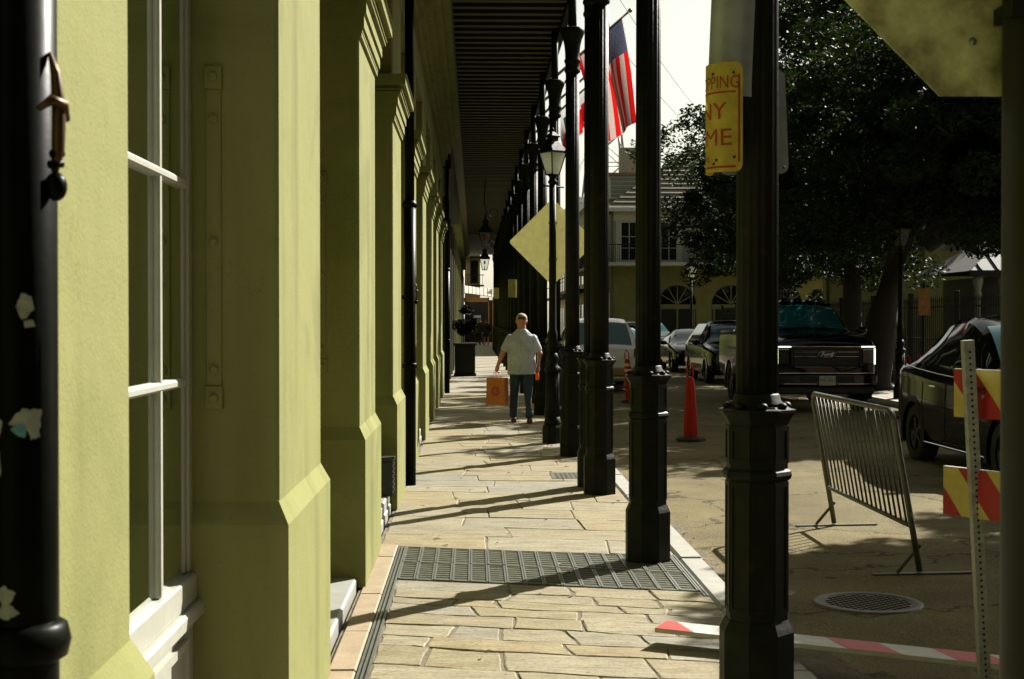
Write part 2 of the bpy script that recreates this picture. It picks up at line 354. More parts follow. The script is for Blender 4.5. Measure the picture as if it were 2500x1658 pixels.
    def prism(s, poly, axis, a0, a1):
        """2-D polygon extruded along axis: 'x' poly=(y,z), 'y' poly=(x,z), 'z' poly=(x,y)"""
        n = len(poly)
        def P(p, a):
            return {'x': (a, p[0], p[1]), 'y': (p[0], a, p[1]), 'z': (p[0], p[1], a)}[axis]
        vs = [P(p, a0) for p in poly]+[P(p, a1) for p in poly]
        fs = [tuple(range(n)), tuple(range(2*n-1, n-1, -1))]
        for i in range(n):
            j = (i+1) % n; fs.append((i, i+n, j+n, j))
        return s.add(vs, fs)
    def build(s, name, m, parent=None, off=(0, 0, 0), ang=None, fix=True):
        ms = m if isinstance(m, (list, tuple)) else [m]
        me = bpy.data.meshes.new(name)
        vs = [(v[0]-off[0], v[1]-off[1], v[2]-off[2]) for v in s.v]
        me.from_pydata(vs, [], s.f)
        for q in ms: me.materials.append(q)
        me.polygons.foreach_set('material_index', s.mi)
        me.polygons.foreach_set('use_smooth', s.sm)
        if fix:
            bm = bmesh.new(); bm.from_mesh(me); bmesh.ops.recalc_face_normals(bm, faces=bm.faces[:]); bm.to_mesh(me); bm.free()
        if ang is not None:
            me.polygons.foreach_set('use_smooth', [True]*len(me.polygons)); me.set_sharp_from_angle(angle=R(ang))
        me.update()
        o = bpy.data.objects.new(name, me); COL.objects.link(o)
        if parent: o.parent = parent
        return o
def tag(o, label=None, cat=None, group=None, kind=None):
    if label: o['label'] = label
    if cat: o['category'] = cat
    if group: o['group'] = group
    if kind: o['kind'] = kind
    return o
def thing(name, label, cat, loc=(0, 0, 0), rz=0.0, group=None):
    o = bpy.data.objects.new(name, None); COL.objects.link(o); o.empty_display_size = 0.2
    o.location = loc; o.rotation_euler = (0, 0, rz)
    return tag(o, label, cat, group)
def dup(root, loc, rz=None, label=None, group=None):
    def cp(o, parent):
        c = o.copy(); COL.objects.link(c)
        if parent: c.parent = parent
        for ch in o.children: cp(ch, c)
        return c
    r = cp(root, None); r.location = loc
    if rz is not None: r.rotation_euler = (0, 0, rz)
    if label: r['label'] = label
    if group: r['group'] = group
    return r
def text_geo(txt, size=1.0, shear=0.0, bold=0.0):
    cu = bpy.data.curves.new('tmp', 'FONT'); cu.body = txt; cu.size = size; cu.shear = shear
    cu.align_x = 'CENTER'; cu.align_y = 'CENTER'; cu.resolution_u = 3
    o = bpy.data.objects.new('tmp', cu); COL.objects.link(o)
    dg = bpy.context.evaluated_depsgraph_get(); dg.update()
    me = bpy.data.meshes.new_from_object(o.evaluated_get(dg))
    vs = [v.co.copy() for v in me.vertices]; fs = [tuple(p.vertices) for p in me.polygons]
    bpy.data.objects.remove(o); bpy.data.curves.remove(cu); bpy.data.meshes.remove(me)
    return vs, fs
ORD = ['first','second','third','fourth','fifth','sixth','seventh','eighth','ninth','tenth','eleventh','twelfth',
       'thirteenth','fourteenth','fifteenth','sixteenth','seventeenth','eighteenth','nineteenth','twentieth','twenty-first','twenty-second']
ROADZ = -0.08
# ================================================================== SETTING
def struct(o): o['kind'] = 'structure'; return o
struct(MB().box(-600, 900, -60, 1500, -0.6, -0.12).build('ground', mat('park_ground', (0.07, 0.065, 0.035), 0.95, var=0.4, vs=0.6)))
# road: one sheet with a gentle crown
g = MB(); xs = [1.60, 2.4, 4.0, 5.2, 6.6, 8.0, 8.62]; zc = [ROADZ-.01, ROADZ, ROADZ+.02, ROADZ+.03, ROADZ+.02, ROADZ, ROADZ-.01]
for i in range(len(xs)-1):
    g.add([(xs[i], -12, zc[i]), (xs[i+1], -12, zc[i+1]), (xs[i+1], 160, zc[i+1]), (xs[i], 160, zc[i])], [(0, 1, 2, 3)])
road = struct(g.build('road', m_asph))
struct(MB().box(8.62, 40, 66, 74, -0.11, -0.076).build('cross_street', m_asph))
fs = struct(MB().box(8.80, 11.6, -10, 66, -0.1, 0.04).build('far_sidewalk', m_pave))
fk = struct(MB().box(8.62, 8.80, -10, 66, -0.12, 0.035).build('far_kerb', m_kerb))
# near sidewalk: bed of joint sand, paving far away as a sheet
sw = struct(MB().box(-0.72, 1.46, -6, 33.2, -0.12, -0.007).build('sidewalk', m_joint))
struct(MB().box(-0.72, 1.46, 33.2, 160, -0.12, 0.0).build('far_paving', m_pave))
gd = MB(); yy = 4.0; pr_ = None
while yy < 14:
    w_ = .06+.16*abs(math.sin(yy*1.7))*random.uniform(.4, 1)+(.22 if 6.2 < yy < 7.6 else 0)
    cur = (yy, w_)
    if pr_: gd.add([(1.59, pr_[0], ROADZ+.022), (1.6+pr_[1], pr_[0], ROADZ-.004), (1.6+w_, yy, ROADZ-.004), (1.59, yy, ROADZ+.022)], [(0, 1, 2, 3)])
    pr_ = cur; yy += .11
gdo = gd.build('gutter_dirt', mat('gutter_silt', (.13, .10, .045), .95, vs=9, col2=(.05, .038, .016), bump=1, bs=60, bdist=.02)); gdo['kind'] = 'stuff'; gdo['label'] = 'brown silt gathered in the gutter along the kerb'; gdo['category'] = 'dirt'
kb = struct(MB().box(1.46, 1.6, -6, 160, -0.14, -0.03).build('kerb', m_joint))
y = -5.5
while y < 60:
    L = random.uniform(1.3, 2.1)
    j = random.uniform(-.004, .004)
    if y < 8.6 <= y+L: L = 9.95-y
    dark = False
    MB().bbox(1.44+j, 1.615+j, y+.006, y+L-.006, -0.13, 0.012+j, 0.018).build('kerb_stone', m_kerb, kb)
    y += L

def slope(v): return 0.25 if v < 10.6 else max(0.06, 0.25-(v-10.6)*0.035)
def rowY(x, v):
    return v-slope(v)*x+(.011*math.sin(x*4.1+v*17)+.009*math.sin(x*9.7+v*31) if 3.3 < v < 9.0 or v > 10.6 else 0)
def stone(j0, j1, v0, v1, rough, far):
    """one flagstone between two skewed wavy row lines and two slanted joints, ragged worn outline"""
    gp = random.choice((.0008, .0015, .0035)) if not far else .0018
    n = 5 if not far else 3
    pts = []
    for i in range(n+1):
        x = j0[0]+gp+(j1[0]-j0[0]-2*gp)*i/n; pts.append((x, rowY(x, v0)+gp))
    for i in range(1, 3):
        t = i/3; pts.append((j1[0]*(1-t)+j1[1]*t-gp, rowY(j1[0], v0)*(1-t)+rowY(j1[1], v1)*t))
    for i in range(n+1):
        x = j1[1]-gp-(j1[1]-j0[1]-2*gp)*i/n; pts.append((x, rowY(x, v1)-gp))
    for i in range(1, 3):
        t = i/3; pts.append((j0[1]*(1-t)+j0[0]*t+gp, rowY(j0[1], v1)*(1-t)+rowY(j0[0], v0)*t))
    cx = sum(p[0] for p in pts)/len(pts); cy = sum(p[1] for p in pts)/len(pts)
    zt = random.uniform(-.003, .002); tx = random.uniform(-.006, .006); ty = random.uniform(-.01, .01)
    o1 = []; o2 = []; o3 = []
    for (x, yy) in pts:
        jr = random.uniform(-rough, .1*rough)*(2.0 if random.random() < .12 else 1)
        dx, dy = x-cx, yy-cy; d = math.hypot(dx, dy)
        x2, y2 = x+dx/d*jr, yy+dy/d*jr
        o1.append((x2, y2, -0.03)); o2.append((x2, y2, -0.0045+zt))
        k = 1-0.005/d*random.uniform(.6, 2.4)
        o3.append((cx+(x2-cx)*k, cy+(y2-cy)*k, zt+tx*(x2-cx)+ty*(y2-cy)+random.uniform(-.001, .001)))
    n = len(pts); vs = o1+o2+o3+[(cx, cy, zt+random.uniform(-.002, .002))]; f = []
    for i in range(n):
        j = (i+1) % n
        f += [(i, j, n+j, n+i), (n+i, n+j, 2*n+j, 2*n+i), (2*n+i, 2*n+j, 3*n)]
    MB().add(vs, f).build('flagstone', m_flag, sw, off=(0, 0, 0), fix=False)
# rows in front of the grating (narrower: a stone strip and steel channels border the wall), rows behind it
def rows(v, vend, xl, near):
    while v < vend-0.12:
        h = random.choice((.20, .25, .30, .34, .40)) if near else random.uniform(.40, .62)
        if vend-(v+h) < .2: h = vend-v
        x = xl; j0 = (xl, xl)
        while x < 1.43:
            L = random.choice((.26, .38, .5, .6, .72)) if near else random.uniform(.45, 1.0)
            if 1.44-(x+L) < .28: L = 1.44-x; j1 = (1.44, 1.44)
            else: tl = random.uniform(-.03, .03); j1 = (x+L-tl, x+L+tl)
            stone(j0, j1, v, v+h, .013 if near else .007, not near)
            x += L; j0 = j1
        v += h
rows(3.2, 9.10, -0.50, True)
rows(10.46, 33.0, -0.70, False)
# peach stone strip against the wall
y = 2.0
while y < 10.55:
    L = random.uniform(.8, 1.4)
    if 10.6-(y+L) < .5: L = 10.6-y
    MB().bbox(-0.70, -0.565, y+.004, y+L-.004, -.06, .012+random.uniform(-.003, .003), .008).build('border_stone', m_peach, sw)
    y += L
for nm, x in (('channel_rail', -.556), ('channel_rail', -.535), ('channel_rail', -.512), ('channel_rail', 1.40), ('channel_rail', 1.42)):
    MB().box(x, x+.012, 2.0 if x < 0 else 8.6, 10.58 if x < 0 else 10.12, -.05, .008).build(nm, m_steel, sw)

# iron pavement grating
gr = thing('pavement_grating', 'iron grating of ribbed panels set across the flagstone pavement', 'grating', (0.42, 9.7, 0))
OFF = (0.42, 9.7, 0)
MB().add([(-.5, 9.255, -.04), (1.4, 8.78, -.04), (1.4, 10.07, -.04), (-.5, 10.55, -.04)], [(0, 1, 2, 3)]).build('pit', m_dark, gr, OFF)
def gp_panel(w, v0, v1):
    b = MB()
    def q(x0, x1, a, c, z0, z1):
        vs = []
        for z in (z0, z1):
            for x, v in ((x0, a), (x1, a), (x1, c), (x0, c)): vs.append((x, v-.25*x, z))
        b.add(vs, [(0, 3, 2, 1), (4, 5, 6, 7), (0, 1, 5, 4), (1, 2, 6, 5), (2, 3, 7, 6), (3, 0, 4, 7)])
    b.cm = 1; q(0, .011, v0, v1, -.03, .005); q(w-.011, w, v0, v1, -.03, .005); b.cm = 0
    q(.010, w-.010, v0, v0+.014, -.03, .002); q(.010, w-.010, v1-.014, v1, -.03, .002)
    k = 15
    for i in range(k):
        a = v0+.02+(v1-v0-.04)*(i+.25)/k
        q(.010, w-.010, a, a+(v1-v0)/k*.48, -.025, -.001-.002*(i % 2))
    return b
w = 1.9/16
proto = None
for r_, (v0, v1) in enumerate(((0, .63), (.66, 1.30))):
    mesh_o = None
    for i in range(16):
        x0 = -.498+i*w
        pos = (x0-.42, 9.135-.25*x0-9.7, 0)
        if mesh_o is None:
            mesh_o = gp_panel(w-.004, v0, v1).build('grate_panel', [m_grate, m_steel], gr); mesh_o.location = pos
        else:
            o = mesh_o.copy(); COL.objects.link(o); o.location = (pos[0], pos[1], random.uniform(-.002, .002))
# small cast water meter lid
ml = thing('meter_lid', 'small square cast iron meter lid set in the pavement beside the paired columns', 'meter lid', (1.03, 15.35, 0))
MB().bbox(-.20, .20, -.32, .32, -.02, .006, .006).build('frame', m_grate, ml)
b = MB()
for i in range(6):
    for j in range(9): b.box(-.15+i*.05, -.12+i*.05, -.26+j*.058, -.225+j*.058, .0, .0095)
b.build('tread_pattern', m_grate, ml)['kind'] = 'stuff'

# manhole in the road
mh = thing('manhole_cover', 'round iron manhole cover in the shaded road', 'manhole', (2.45, 8.76, ROADZ))
MB().lathe([(.335, -.03), (.335, .008), (.325, .014), (.275, .014), (.270, .006)], 40).build('ring', mat('manhole_iron', (0.085, 0.082, 0.055), .5, metal=.3, var=.3, vs=20), mh)
b = MB().lathe([(.268, -.02), (.268, .005)], 40)
for i in range(-7, 8):
    for j in range(-9, 10):
        x, yy = i*.034, j*.027
        if math.hypot(x, yy) < .245 and (i+j) % 2: b.box(x-.014, x+.014, yy-.007, yy+.007, .004, .014)
b.build('lid', MATS['manhole_iron'], mh)

# ================================================================== ARCADE BUILDING (left)
FX = -0.72
bl = thing('arcade_building', 'olive yellow stuccoed arcade building with tall piers lining the pavement', 'building', (-1.0, 12.0, 0))
BO = (-1.0, 12.0, 0)
MB().box(-9, FX, -7.6, 32.9, 4.75, 12).build('upper_wall', m_stucco, bl, BO)
MB().box(-9, -1.47, -7.6, 32.9, 0, 4.75).build('inner_wall', m_dark, bl, BO)
b = MB()
for k, (d, z0, z1) in enumerate(((.06, 5.25, 5.38), (.12, 5.38, 5.52), (.2, 5.52, 5.72), (.3, 5.72, 5.88), (.40, 5.88, 6.06))):
    b.box(FX-.01, FX+d, -7.6, 32.9, z0, z1)
b.build('cornice', m_stucco, bl, BO)
ends = [3.0+3.7*k for k in range(-2, 9)]
PW = 1.43
def pier(ye):
    y0, y1 = ye-PW, ye
    p = MB().bbox(-1.46, FX, y0, y1, .9, 4.75, .014).build('pier', m_stucco, bl, BO)
    d = .04
    # plinth with a sloping shoulder on three sides
    xp, ya, yb = FX+d, y0-d, y1+d
    vs = [(-1.46, ya, 0), (xp, ya, 0), (xp, yb, 0), (-1.46, yb, 0), (-1.46, ya, .93), (xp, ya, .93), (xp, yb, .93), (-1.46, yb, .93),
          (-1.46, y0+.002, 1.015), (FX-.002, y0+.002, 1.015), (FX-.002, y1-.002, 1.015), (-1.46, y1-.002, 1.015)]
    fcs = [(0, 1, 5, 4), (1, 2, 6, 5), (2, 3, 7, 6), (4, 5, 9, 8), (5, 6, 10, 9), (6, 7, 11, 10), (8, 9, 10, 11), (3, 0, 4, 8, 11, 7), (0, 3, 2, 1)]
    MB().add(vs, fcs).build('plinth', m_stucco, p, BO)
    c = MB()
    for dd, z0, z1 in ((.018, 3.46, 3.49), (.035, 3.515, 3.60), (.05, 3.60, 3.68), (.075, 3.69, 3.705), (.085, 3.715, 3.73), (.12, 3.76, 3.83), (.13, 3.83, 3.85)):
        c.box(-1.45, FX+dd, y0-dd, y1+dd, z0, z1)
    c.box(-1.45, FX+.022, y0-.022, y1+.022, 3.49, 3.515); c.box(-1.45, FX+.06, y0-.06, y1+.06, 3.68, 3.76)
    c.build('capital', m_stucco, p, BO)
    return p
piers = [pier(e) for e in ends]
# straight iron shutter straps on the shaded reveals that face the camera
for e in ends[3:7]:
    yf = e-PW
    x0, x1 = -.985, -.928
    b = MB().bbox(x0, x1, yf-.012, yf+.004, 1.44, 2.53, .003)
    s_ = b.build('shutter_strap', m_stucco, bl, BO)
    for z in (2.575, 2.42, 1.97, 1.50, 1.395):
        b2 = MB(); vs = MB().lathe([(.017, -.01), (.017, .010), (.009, .016)], 12)
        b2.add([(-.956+v[0], yf-.014-(.012 if z in (2.575, 1.395) else 0)-v[2], z+v[1]) for v in vs.v], vs.f)
        b2.build('bolt', m_stucco, s_, BO)
    for z0, z1 in ((2.53, 2.615), (1.355, 1.44)): MB().bbox(x0-.004, x1+.004, yf-.022, yf+.002, z0, z1, .004).build('end_plate', m_stucco, s_, BO)
# lintels / door leaves / thresholds of each opening
for k, e in enumerate(ends[:-1]):
    ya, yb = e, e+3.7-PW
    if k == 2: continue       # the window bay
    d = MB().box(-1.44, -1.38, ya+.01, yb-.01, .14, 4.7).build('door', m_shut, bl, BO)
    b = MB(); n = 4; wd = (yb-ya-.02)/n
    for i in range(n):
        for z0, z1 in ((.3, 1.1), (1.22, 2.6), (2.72, 4.2)):
            b.box(-1.385, -1.36, ya+.01+i*wd+.07, ya+.01+(i+1)*wd-.07, z0, z1)
    b.build('door_panel', m_shut, d, BO)
    t = MB().bbox(-1.46, -.735, ya+.045, yb-.045, -.05, .07, .012)
    t.build('threshold', m_marble, bl, BO)
    if k >= 4:
        MB().bbox(-1.46, -.745, ya+.30, yb-.045, .0705, .17, .012).build('threshold', m_marble, bl, BO)
# window bay
ya, yb = ends[2], ends[3]-PW
wo_ = MB().box(-1.12, -1.025, ya+.075, yb-.075, 4.6, 4.7).build('window', m_trim, bl, BO)
for q0, q1, x0_, x1_ in ((yb-.075, yb-.002, -1.12, -1.036), (ya+.002, ya+.075, -1.12, -1.036)):
    MB().bbox(x0_, x1_, q0, q1, .76, 4.7, .008).build('jamb', m_trim, wo_, BO)
for q0, q1, x0_, x1_ in ((yb-.125, yb-.0755, -1.10, -1.045), (ya+.0755, ya+.125, -1.10, -1.045)):
    MB().bbox(x0_, x1_, q0, q1, .762, 4.6, .008).build('stile', m_trim, wo_, BO)
for yy in (4.72, 4.12, 3.53):
    MB().bbox(-1.10, -1.030, yy-.022, yy+.022, .76, 4.7, .008).build('mullion', m_trim, wo_, BO)
for z in (1.46, 2.17, 2.88, 3.6):
    MB().bbox(-1.095, -1.026, ya+.126, yb-.126, z-.016, z+.016, .008).build('glazing_bar', m_trim, wo_, BO)
zs = [.76, 1.46, 2.17, 2.88, 3.6, 4.7]; yq = [ya+.125, 3.53, 4.12, 4.72, yb-.125]
for i in range(4):
    for j in range(5):
        MB().box(-1.0535, -1.0505, yq[i], yq[i+1], zs[j], zs[j+1]).build('pane', m_winglass, wo_, BO)
sl = MB().bbox(-1.13, -1.015, ya+.003, yb-.003, .66, .76, .006).build('window_sill', m_trim, bl, BO)
MB().bbox(-1.13, -.99, ya+.003, yb-.003, .60, .66, .01).build('sill_board', m_trim, sl, BO)
b = MB().box(-1.13, -1.03, ya, yb, 0.04, .60)
ap = b.build('apron_panel', m_trim, bl, BO)
for yy in (3.2, 4.2):
    b = MB(); b.box(-1.032, -1.012, yy, yy+.88, .10, .13).box(-1.032, -1.012, yy, yy+.88, .52, .55).box(-1.032, -1.012, yy, yy+.03, .13, .52).box(-1.032, -1.012, yy+.85, yy+.88, .13, .52)
    b.build('moulding', m_trim, ap, BO)
ish = MB().box(-1.21, -1.18, ya+.0, yb-.0, .62, 4.7).build('inside_shutter', m_shut2, bl, BO)
for i in range(9):
    yy = ya+.12+i*.23
    MB().bbox(-1.185, -1.165, yy, yy+.19, .8, 4.5, .006).build('shutter_panel', m_shut2, ish, BO)
MB().bbox(-1.46, -.735, ya+.045, yb-.045, -.05, .04, .01).build('threshold', m_marble, bl, BO)

# ================================================================== GALLERY ROOF over the pavement
ga = thing('iron_gallery', 'long timber floored gallery roofing the pavement above the columns', 'gallery', (0.4, 40, 5.95))
GO = (0.4, 40, 5.95)
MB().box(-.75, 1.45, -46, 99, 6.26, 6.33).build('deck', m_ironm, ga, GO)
MB().box(1.28, 1.37, -46, 99, 5.98, 6.38).build('edge_beam', m_iron, ga, GO)
MB().box(-.7, -.3, -46, 99, 6.06, 6.20).build('wall_plate', m_wood_dk, ga, GO)
jm = None
for i in range(190):
    yy = -6.8+i*.42
    if yy > 73: break
    if jm is None: q = MB().box(-.75, 1.279, -.085, .085, 6.08, 6.258); q.mi[0] = 1; jm = q.build('joist', [m_ironm, m_joist_lit], ga, (GO[0], 0, GO[2]), fix=False); jm.location = (0, yy-40, 0)  # underside coloured lighter than the black sides, as if lit from the pavement
    else:
        o = jm.copy(); COL.objects.link(o); o.location = (0, yy-40, 0)
# balustrade above the edge
rl = MB(); rl.box(1.29, 1.35, -46, 99, 7.28, 7.34).box(1.31, 1.34, -46, 99, 6.45, 6.48)
rl_o = rl.build('railing', m_iron, ga, GO)
b = MB()
for i in range(560):
    yy = 10+i*.14
    if yy > 88: break
    b.box(1.315, 1.333, yy, yy+.018, 6.48, 7.28)
bo = b.build('baluster', m_iron, rl_o, GO); bo['kind'] = 'stuff'
MB().box(-.75, 1.6, -46, 99, 10.2, 10.32).build('upper_roof', m_wood_dk, ga, GO)

# ================================================================== IRON COLUMNS
def column(label):
    t = thing('iron_column', label, 'column', (0, 0, 0), 0, 'iron gallery columns along the kerb')
    MB().oct([(.150, 0), (.150, .345), (.142, .365), (.128, .395)]).build('plinth', m_iron, t)
    pe = MB().oct([(.124, .395), (.124, 1.0), (.124, 1.25)]).build('pedestal', m_iron, t)
    # raised panel frames on every face of the pedestal
    b = MB()
    for k in range(8):
        a = k*math.pi/4; c, s_ = math.cos(a), math.sin(a)
        def put(u0, u1, z0, z1, d0=.118, d1=.1285):
            vs = []
            for d in (d0, d1):
                for u, z in ((u0, z0), (u1, z0), (u1, z1), (u0, z1)): vs.append((c*d-s_*u, s_*d+c*u, z))
            b.add(vs, [(0, 1, 2, 3), (7, 6, 5, 4), (0, 4, 5, 1), (1, 5, 6, 2), (2, 6, 7, 3), (3, 7, 4, 0)])
        for z0, z1 in ((.43, .99), (1.07, 1.23)):
            put(-.05, -.036, z0, z1); put(.036, .05, z0, z1); put(-.036, .036, z0, z0+.02); put(-.036, .036, z1-.02, z1)
    b.build('panel_frame', m_iron, pe)
    MB().oct([(.125, .995), (.136, 1.005), (.141, 1.02), (.136, 1.036), (.125, 1.046)]).build('ring_moulding', m_iron, t)
    cap_ = MB().oct([(.125, 1.235), (.130, 1.25), (.146, 1.278), (.156, 1.288), (.156, 1.300), (.13, 1.306), (.125, 1.312)]).build('pedestal_cap', m_iron, t)
    for k in range(8):
        a = k*math.pi/4; MB().ell((.128*math.cos(a), .128*math.sin(a), 1.315), (.022, .022, .016), 10, 6).build('scroll', m_iron, cap_)
    MB().lathe([(.120, 1.308), (.116, 1.325), (.102, 1.338), (.098, 1.36), (.090, 1.368)], 24).build('shaft_base', m_iron, t)
    MB().lathe([(.090, 1.366), (.088, 3.0), (.084, 4.75)], 96, flute=16, fd=.06).build('shaft', m_iron, t)
    MB().lathe([(.086, 4.74), (.098, 4.76), (.098, 4.78), (.088, 4.80), (.09, 4.86), (.102, 4.88), (.102, 4.90), (.09, 4.92), (.092, 5.0),
                (.10, 5.08), (.118, 5.16), (.14, 5.21), (.15, 5.24), (.15, 5.29), (.12, 5.30)], 24).build('capital', m_iron, t)
    MB().lathe([(.055, 5.29), (.05, 5.5), (.05, 6.1)], 16).build('post', m_iron, t)
    return t
COLX = 1.22
ys = [6.10+3.84*k for k in range(21)]
c0 = None
names = []
for k, yy in enumerate(ys):
    lab = 'fluted black iron column, ' + ('nearest to the camera, with the signs on it' if k == 0 else
          ORD[k]+' one along the kerb')
    if k == 0: lab = 'fluted black iron column nearest the camera, with sheet signs strapped to it'
    elif k == 1: lab = 'fluted black iron column standing on the pavement grating'
    elif k == 2: lab = 'fluted black iron column, front one of the close pair beyond the grating'
    if c0 is None: c0 = column(lab); c0.location = (COLX, yy, 0)
    else: dup(c0, (COLX, yy, 0), None, lab)
dup(c0, (COLX-.02, 6.10+3.84*2+.58, 0), None, 'fluted black iron column, rear one of the close pair beyond the grating')

# dry leaves blown on the pavement and in the gutter
b = MB()
for i in range(130):
    if i < 60: x, yy, z = random.uniform(-.5, 1.4), random.uniform(5, 22), .004
    else: x, yy, z = 1.63+abs(random.gauss(0, .12)), random.uniform(5, 24), ROADZ+.012
    a = random.uniform(0, 6.28); L = random.uniform(.018, .04)
    c, s_ = math.cos(a)*L, math.sin(a)*L
    b.add([(x-c, yy-s_, z), (x+s_*.4, yy-c*.4, z+.006), (x+c, yy+s_, z+.002), (x-s_*.4, yy+c*.4, z+.008)], [(0, 1, 2), (0, 2, 3)])
fl = b.build('fallen_leaves', mat('dry_leaf', (.10, .05, .02), .8, var=.5, vs=3), fix=False); tag(fl, 'scattered dry brown leaves on the pavement and in the gutter', 'leaves', None, 'stuff')
# ================================================================== BUILDINGS FARTHER ALONG THE PAVEMENT, BLOCK BEHIND
def row_building(label, y0, y1, h, m, pil, sp):
    t = thing('row_building', label, 'building', (-4, (y0+y1)/2, 0)); o = (-4, (y0+y1)/2, 0)
    MB().box(-9, FX-.05, y0+.01, y1-.01, 0, h).build('wall', m, t, o)
    yy = y0+.6
    while yy < y1-.8:
        MB().bbox(FX-.06, FX+.06, yy, yy+.5, 0, 4.6, .01).build('pilaster', pil, t, o)
        d = MB().box(FX-.06, FX-.035, yy+.75, min(yy+sp-.3, y1-.2), .1, 3.6).build('door', m_shut, t, o)
        yy += sp
    MB().box(FX-.06, FX+.2, y0+.01, y1-.01, 5.2, 5.9).build('cornice', pil, t, o)
    return t
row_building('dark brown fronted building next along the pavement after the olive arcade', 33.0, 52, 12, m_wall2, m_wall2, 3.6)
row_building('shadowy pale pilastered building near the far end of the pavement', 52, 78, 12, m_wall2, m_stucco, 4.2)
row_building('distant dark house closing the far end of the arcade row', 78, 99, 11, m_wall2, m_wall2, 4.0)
row_building('olive neighbouring house behind the camera', -46, -7.7, 12, m_stucco, m_stucco, 4.2)
# unseen row added beside and behind the camera to block sky light
t = thing('sky_block_row', 'unseen brick row added across the road to block sky light', 'building', (18, -24, 0)); o = (18, -24, 0)
m_brick = mat('old_brick', (0.16, 0.10, 0.06), .9, var=.3, vs=4)
MB().box(11.6, 24, -60, 8, 0, 15).build('wall', m_brick, t, o)
for i in range(12):
    MB().box(11.56, 11.62, -56+i*5.2, -53.6+i*5.2, .3, 3.2).build('door', m_shut, t, o)
    MB().box(11.56, 11.62, -56+i*5.2, -54.4+i*5.2, 5, 7.6).build('window', m_darkglass, t, o)

# ================================================================== DOWNSPOUTS
def downspout(label, loc, r, dirt=False):
    t = thing('downspout', label, 'downspout', loc, 0, 'black downspouts on the arcade wall')
    MB().lathe([(r, 0), (r, 2.9)], 28).build('lower_pipe', m_pipe, t)
    MB().lathe([(r*.78, 2.9), (r*.78, 5.6)], 24).build('upper_pipe', m_pipe, t)
    for z in (1.22, 2.86): MB().lathe([(r, z-.03), (r+.012, z-.022), (r+.017, z), (r+.012, z+.022), (r, z+.03)], 28).build('collar', m_pipe, t)
    MB().box(-r-.02, 0, -.02, .02, .25, .29).build('bracket', m_pipe, t)
    MB().box(-r-.02, 0, -.02, .02, 1.9, 1.94).build('bracket', m_pipe, t)
    # cast leaf ornament on the street side
    a = R(-22)
    c, s_ = math.cos(a), math.sin(a)
    def at(d, u, z): return (c*d-s_*u, s_*d+c*u, z)
    b = MB()
    b.tube([at(r+.002, 0, 2.06), at(r+.012, 0, 2.03), at(r+.018, 0, 1.98), at(r+.016, 0, 1.92), at(r+.010, 0, 1.89)], [.003, .007, .010, .009, .005], 10)
    lf = b.build('leaf_ornament', m_brass, t)
    MB().tube([at(r+.010, -.035, 1.975), at(r+.022, -.02, 1.99), at(r+.026, 0, 1.985), at(r+.020, .016, 1.965)], [.004, .008, .008, .004], 8).build('scroll', m_brass, lf)
    MB().tube([at(r+.012, -.01, 1.915), at(r+.018, .008, 1.918)], .006, 8).build('scroll', m_pipe, lf)
    MB().tube([at(r+.010, -.012, 1.90), at(r+.017, .008, 1.903)], .006, 8).build('scroll', m_pipe, lf)
    MB().ell(at(r+.012, 0, 1.87), (.016, .016, .021)).build('knob', m_pipe, lf)
    return t
dsn = downspout('thick black downspout with torn stickers at the left edge, nearest the camera', (-.655, 2.06, 0), .056)
ds2 = downspout('slender black downspout on the pier beyond the plastic crate', (-.655, 14.55, 0), .062)
downspout('thin black downspout far along the arcade near the black planter', (-.62, 33.0, 0), .06)
# stickers on the near downspout: curved scraps of paper print
def sticker(name, cz, w, h, a0, m, pts, parent, r=.0572):
    """outline pts in unit square wrapped on the pipe"""
    b = MB(); rg = []
    for i in range(len(pts)):
        p, q = pts[i], pts[(i+1) % len(pts)]
        for k in range(5):
            f = k/5; rg.append((p[0]+(q[0]-p[0])*f+random.uniform(-.045, .045), p[1]+(q[1]-p[1])*f+random.uniform(-.045, .045)))
    pts = rg; n = len(pts)
    vs = [(r*math.cos(a0+(p[0]-.5)*w/r), r*math.sin(a0+(p[0]-.5)*w/r), cz+(p[1]-.5)*h) for p in pts]
    cx = sum(p[0] for p in pts)/n; cy = sum(p[1] for p in pts)/n
    vs.append((r*math.cos(a0+(cx-.5)*w/r)*1.01, r*math.sin(a0+(cx-.5)*w/r)*1.01, cz+(cy-.5)*h))
    b.add(vs, [(i, (i+1) % n, n) for i in range(n)])
    return b.build(name, m, parent, fix=False)
m_paper = mat('sticker_paper', (.30, .32, .30), .5, var=.3, vs=40)
m_blue = mat('sticker_blue', (.10, .30, .40), .5, var=.3, vs=40)
cr = [(0.05, .2), (.0, .5), (.08, .78), (.3, .97), (.45, .9), (.30, .78), (.2, .5), (.22, .12)]
sticker('sticker', 1.505, .035, .085, R(-98), m_paper, [(.5, 0), (.12, .3), (.1, .7), (.4, 1), (.62, .95), (.45, .6), (.6, .1)], dsn)
sticker('sticker', 1.535, .045, .045, R(-62), m_paper, [(0, .55), (.4, 1), (1, .9), (.95, .1), (.7, .0), (.55, .25)], dsn)
sticker('sticker', 1.526, .022, .02, R(-72), m_blue, [(0, .6), (.5, 1), (1, .8), (.9, .0), (.5, .1)], dsn, .0576)
sticker('sticker', 1.285, .04, .05, R(-92), m_paper, [(.0, .8), (.5, 1), (.9, .75), (.7, .45), (1, .2), (.5, 0), (.2, .2), (.45, .5)], dsn)
sticker('sticker', 1.70, .024, .036, R(-62), m_paper, [(.3, 0), (0, .5), (.3, 1), (.9, .9), (1, .4), (.7, .1)], dsn)
sticker('sticker', 1.676, .016, .012, R(-56), m_paper, [(.1, 0), (0, .8), (.8, 1), (1, .2)], dsn)

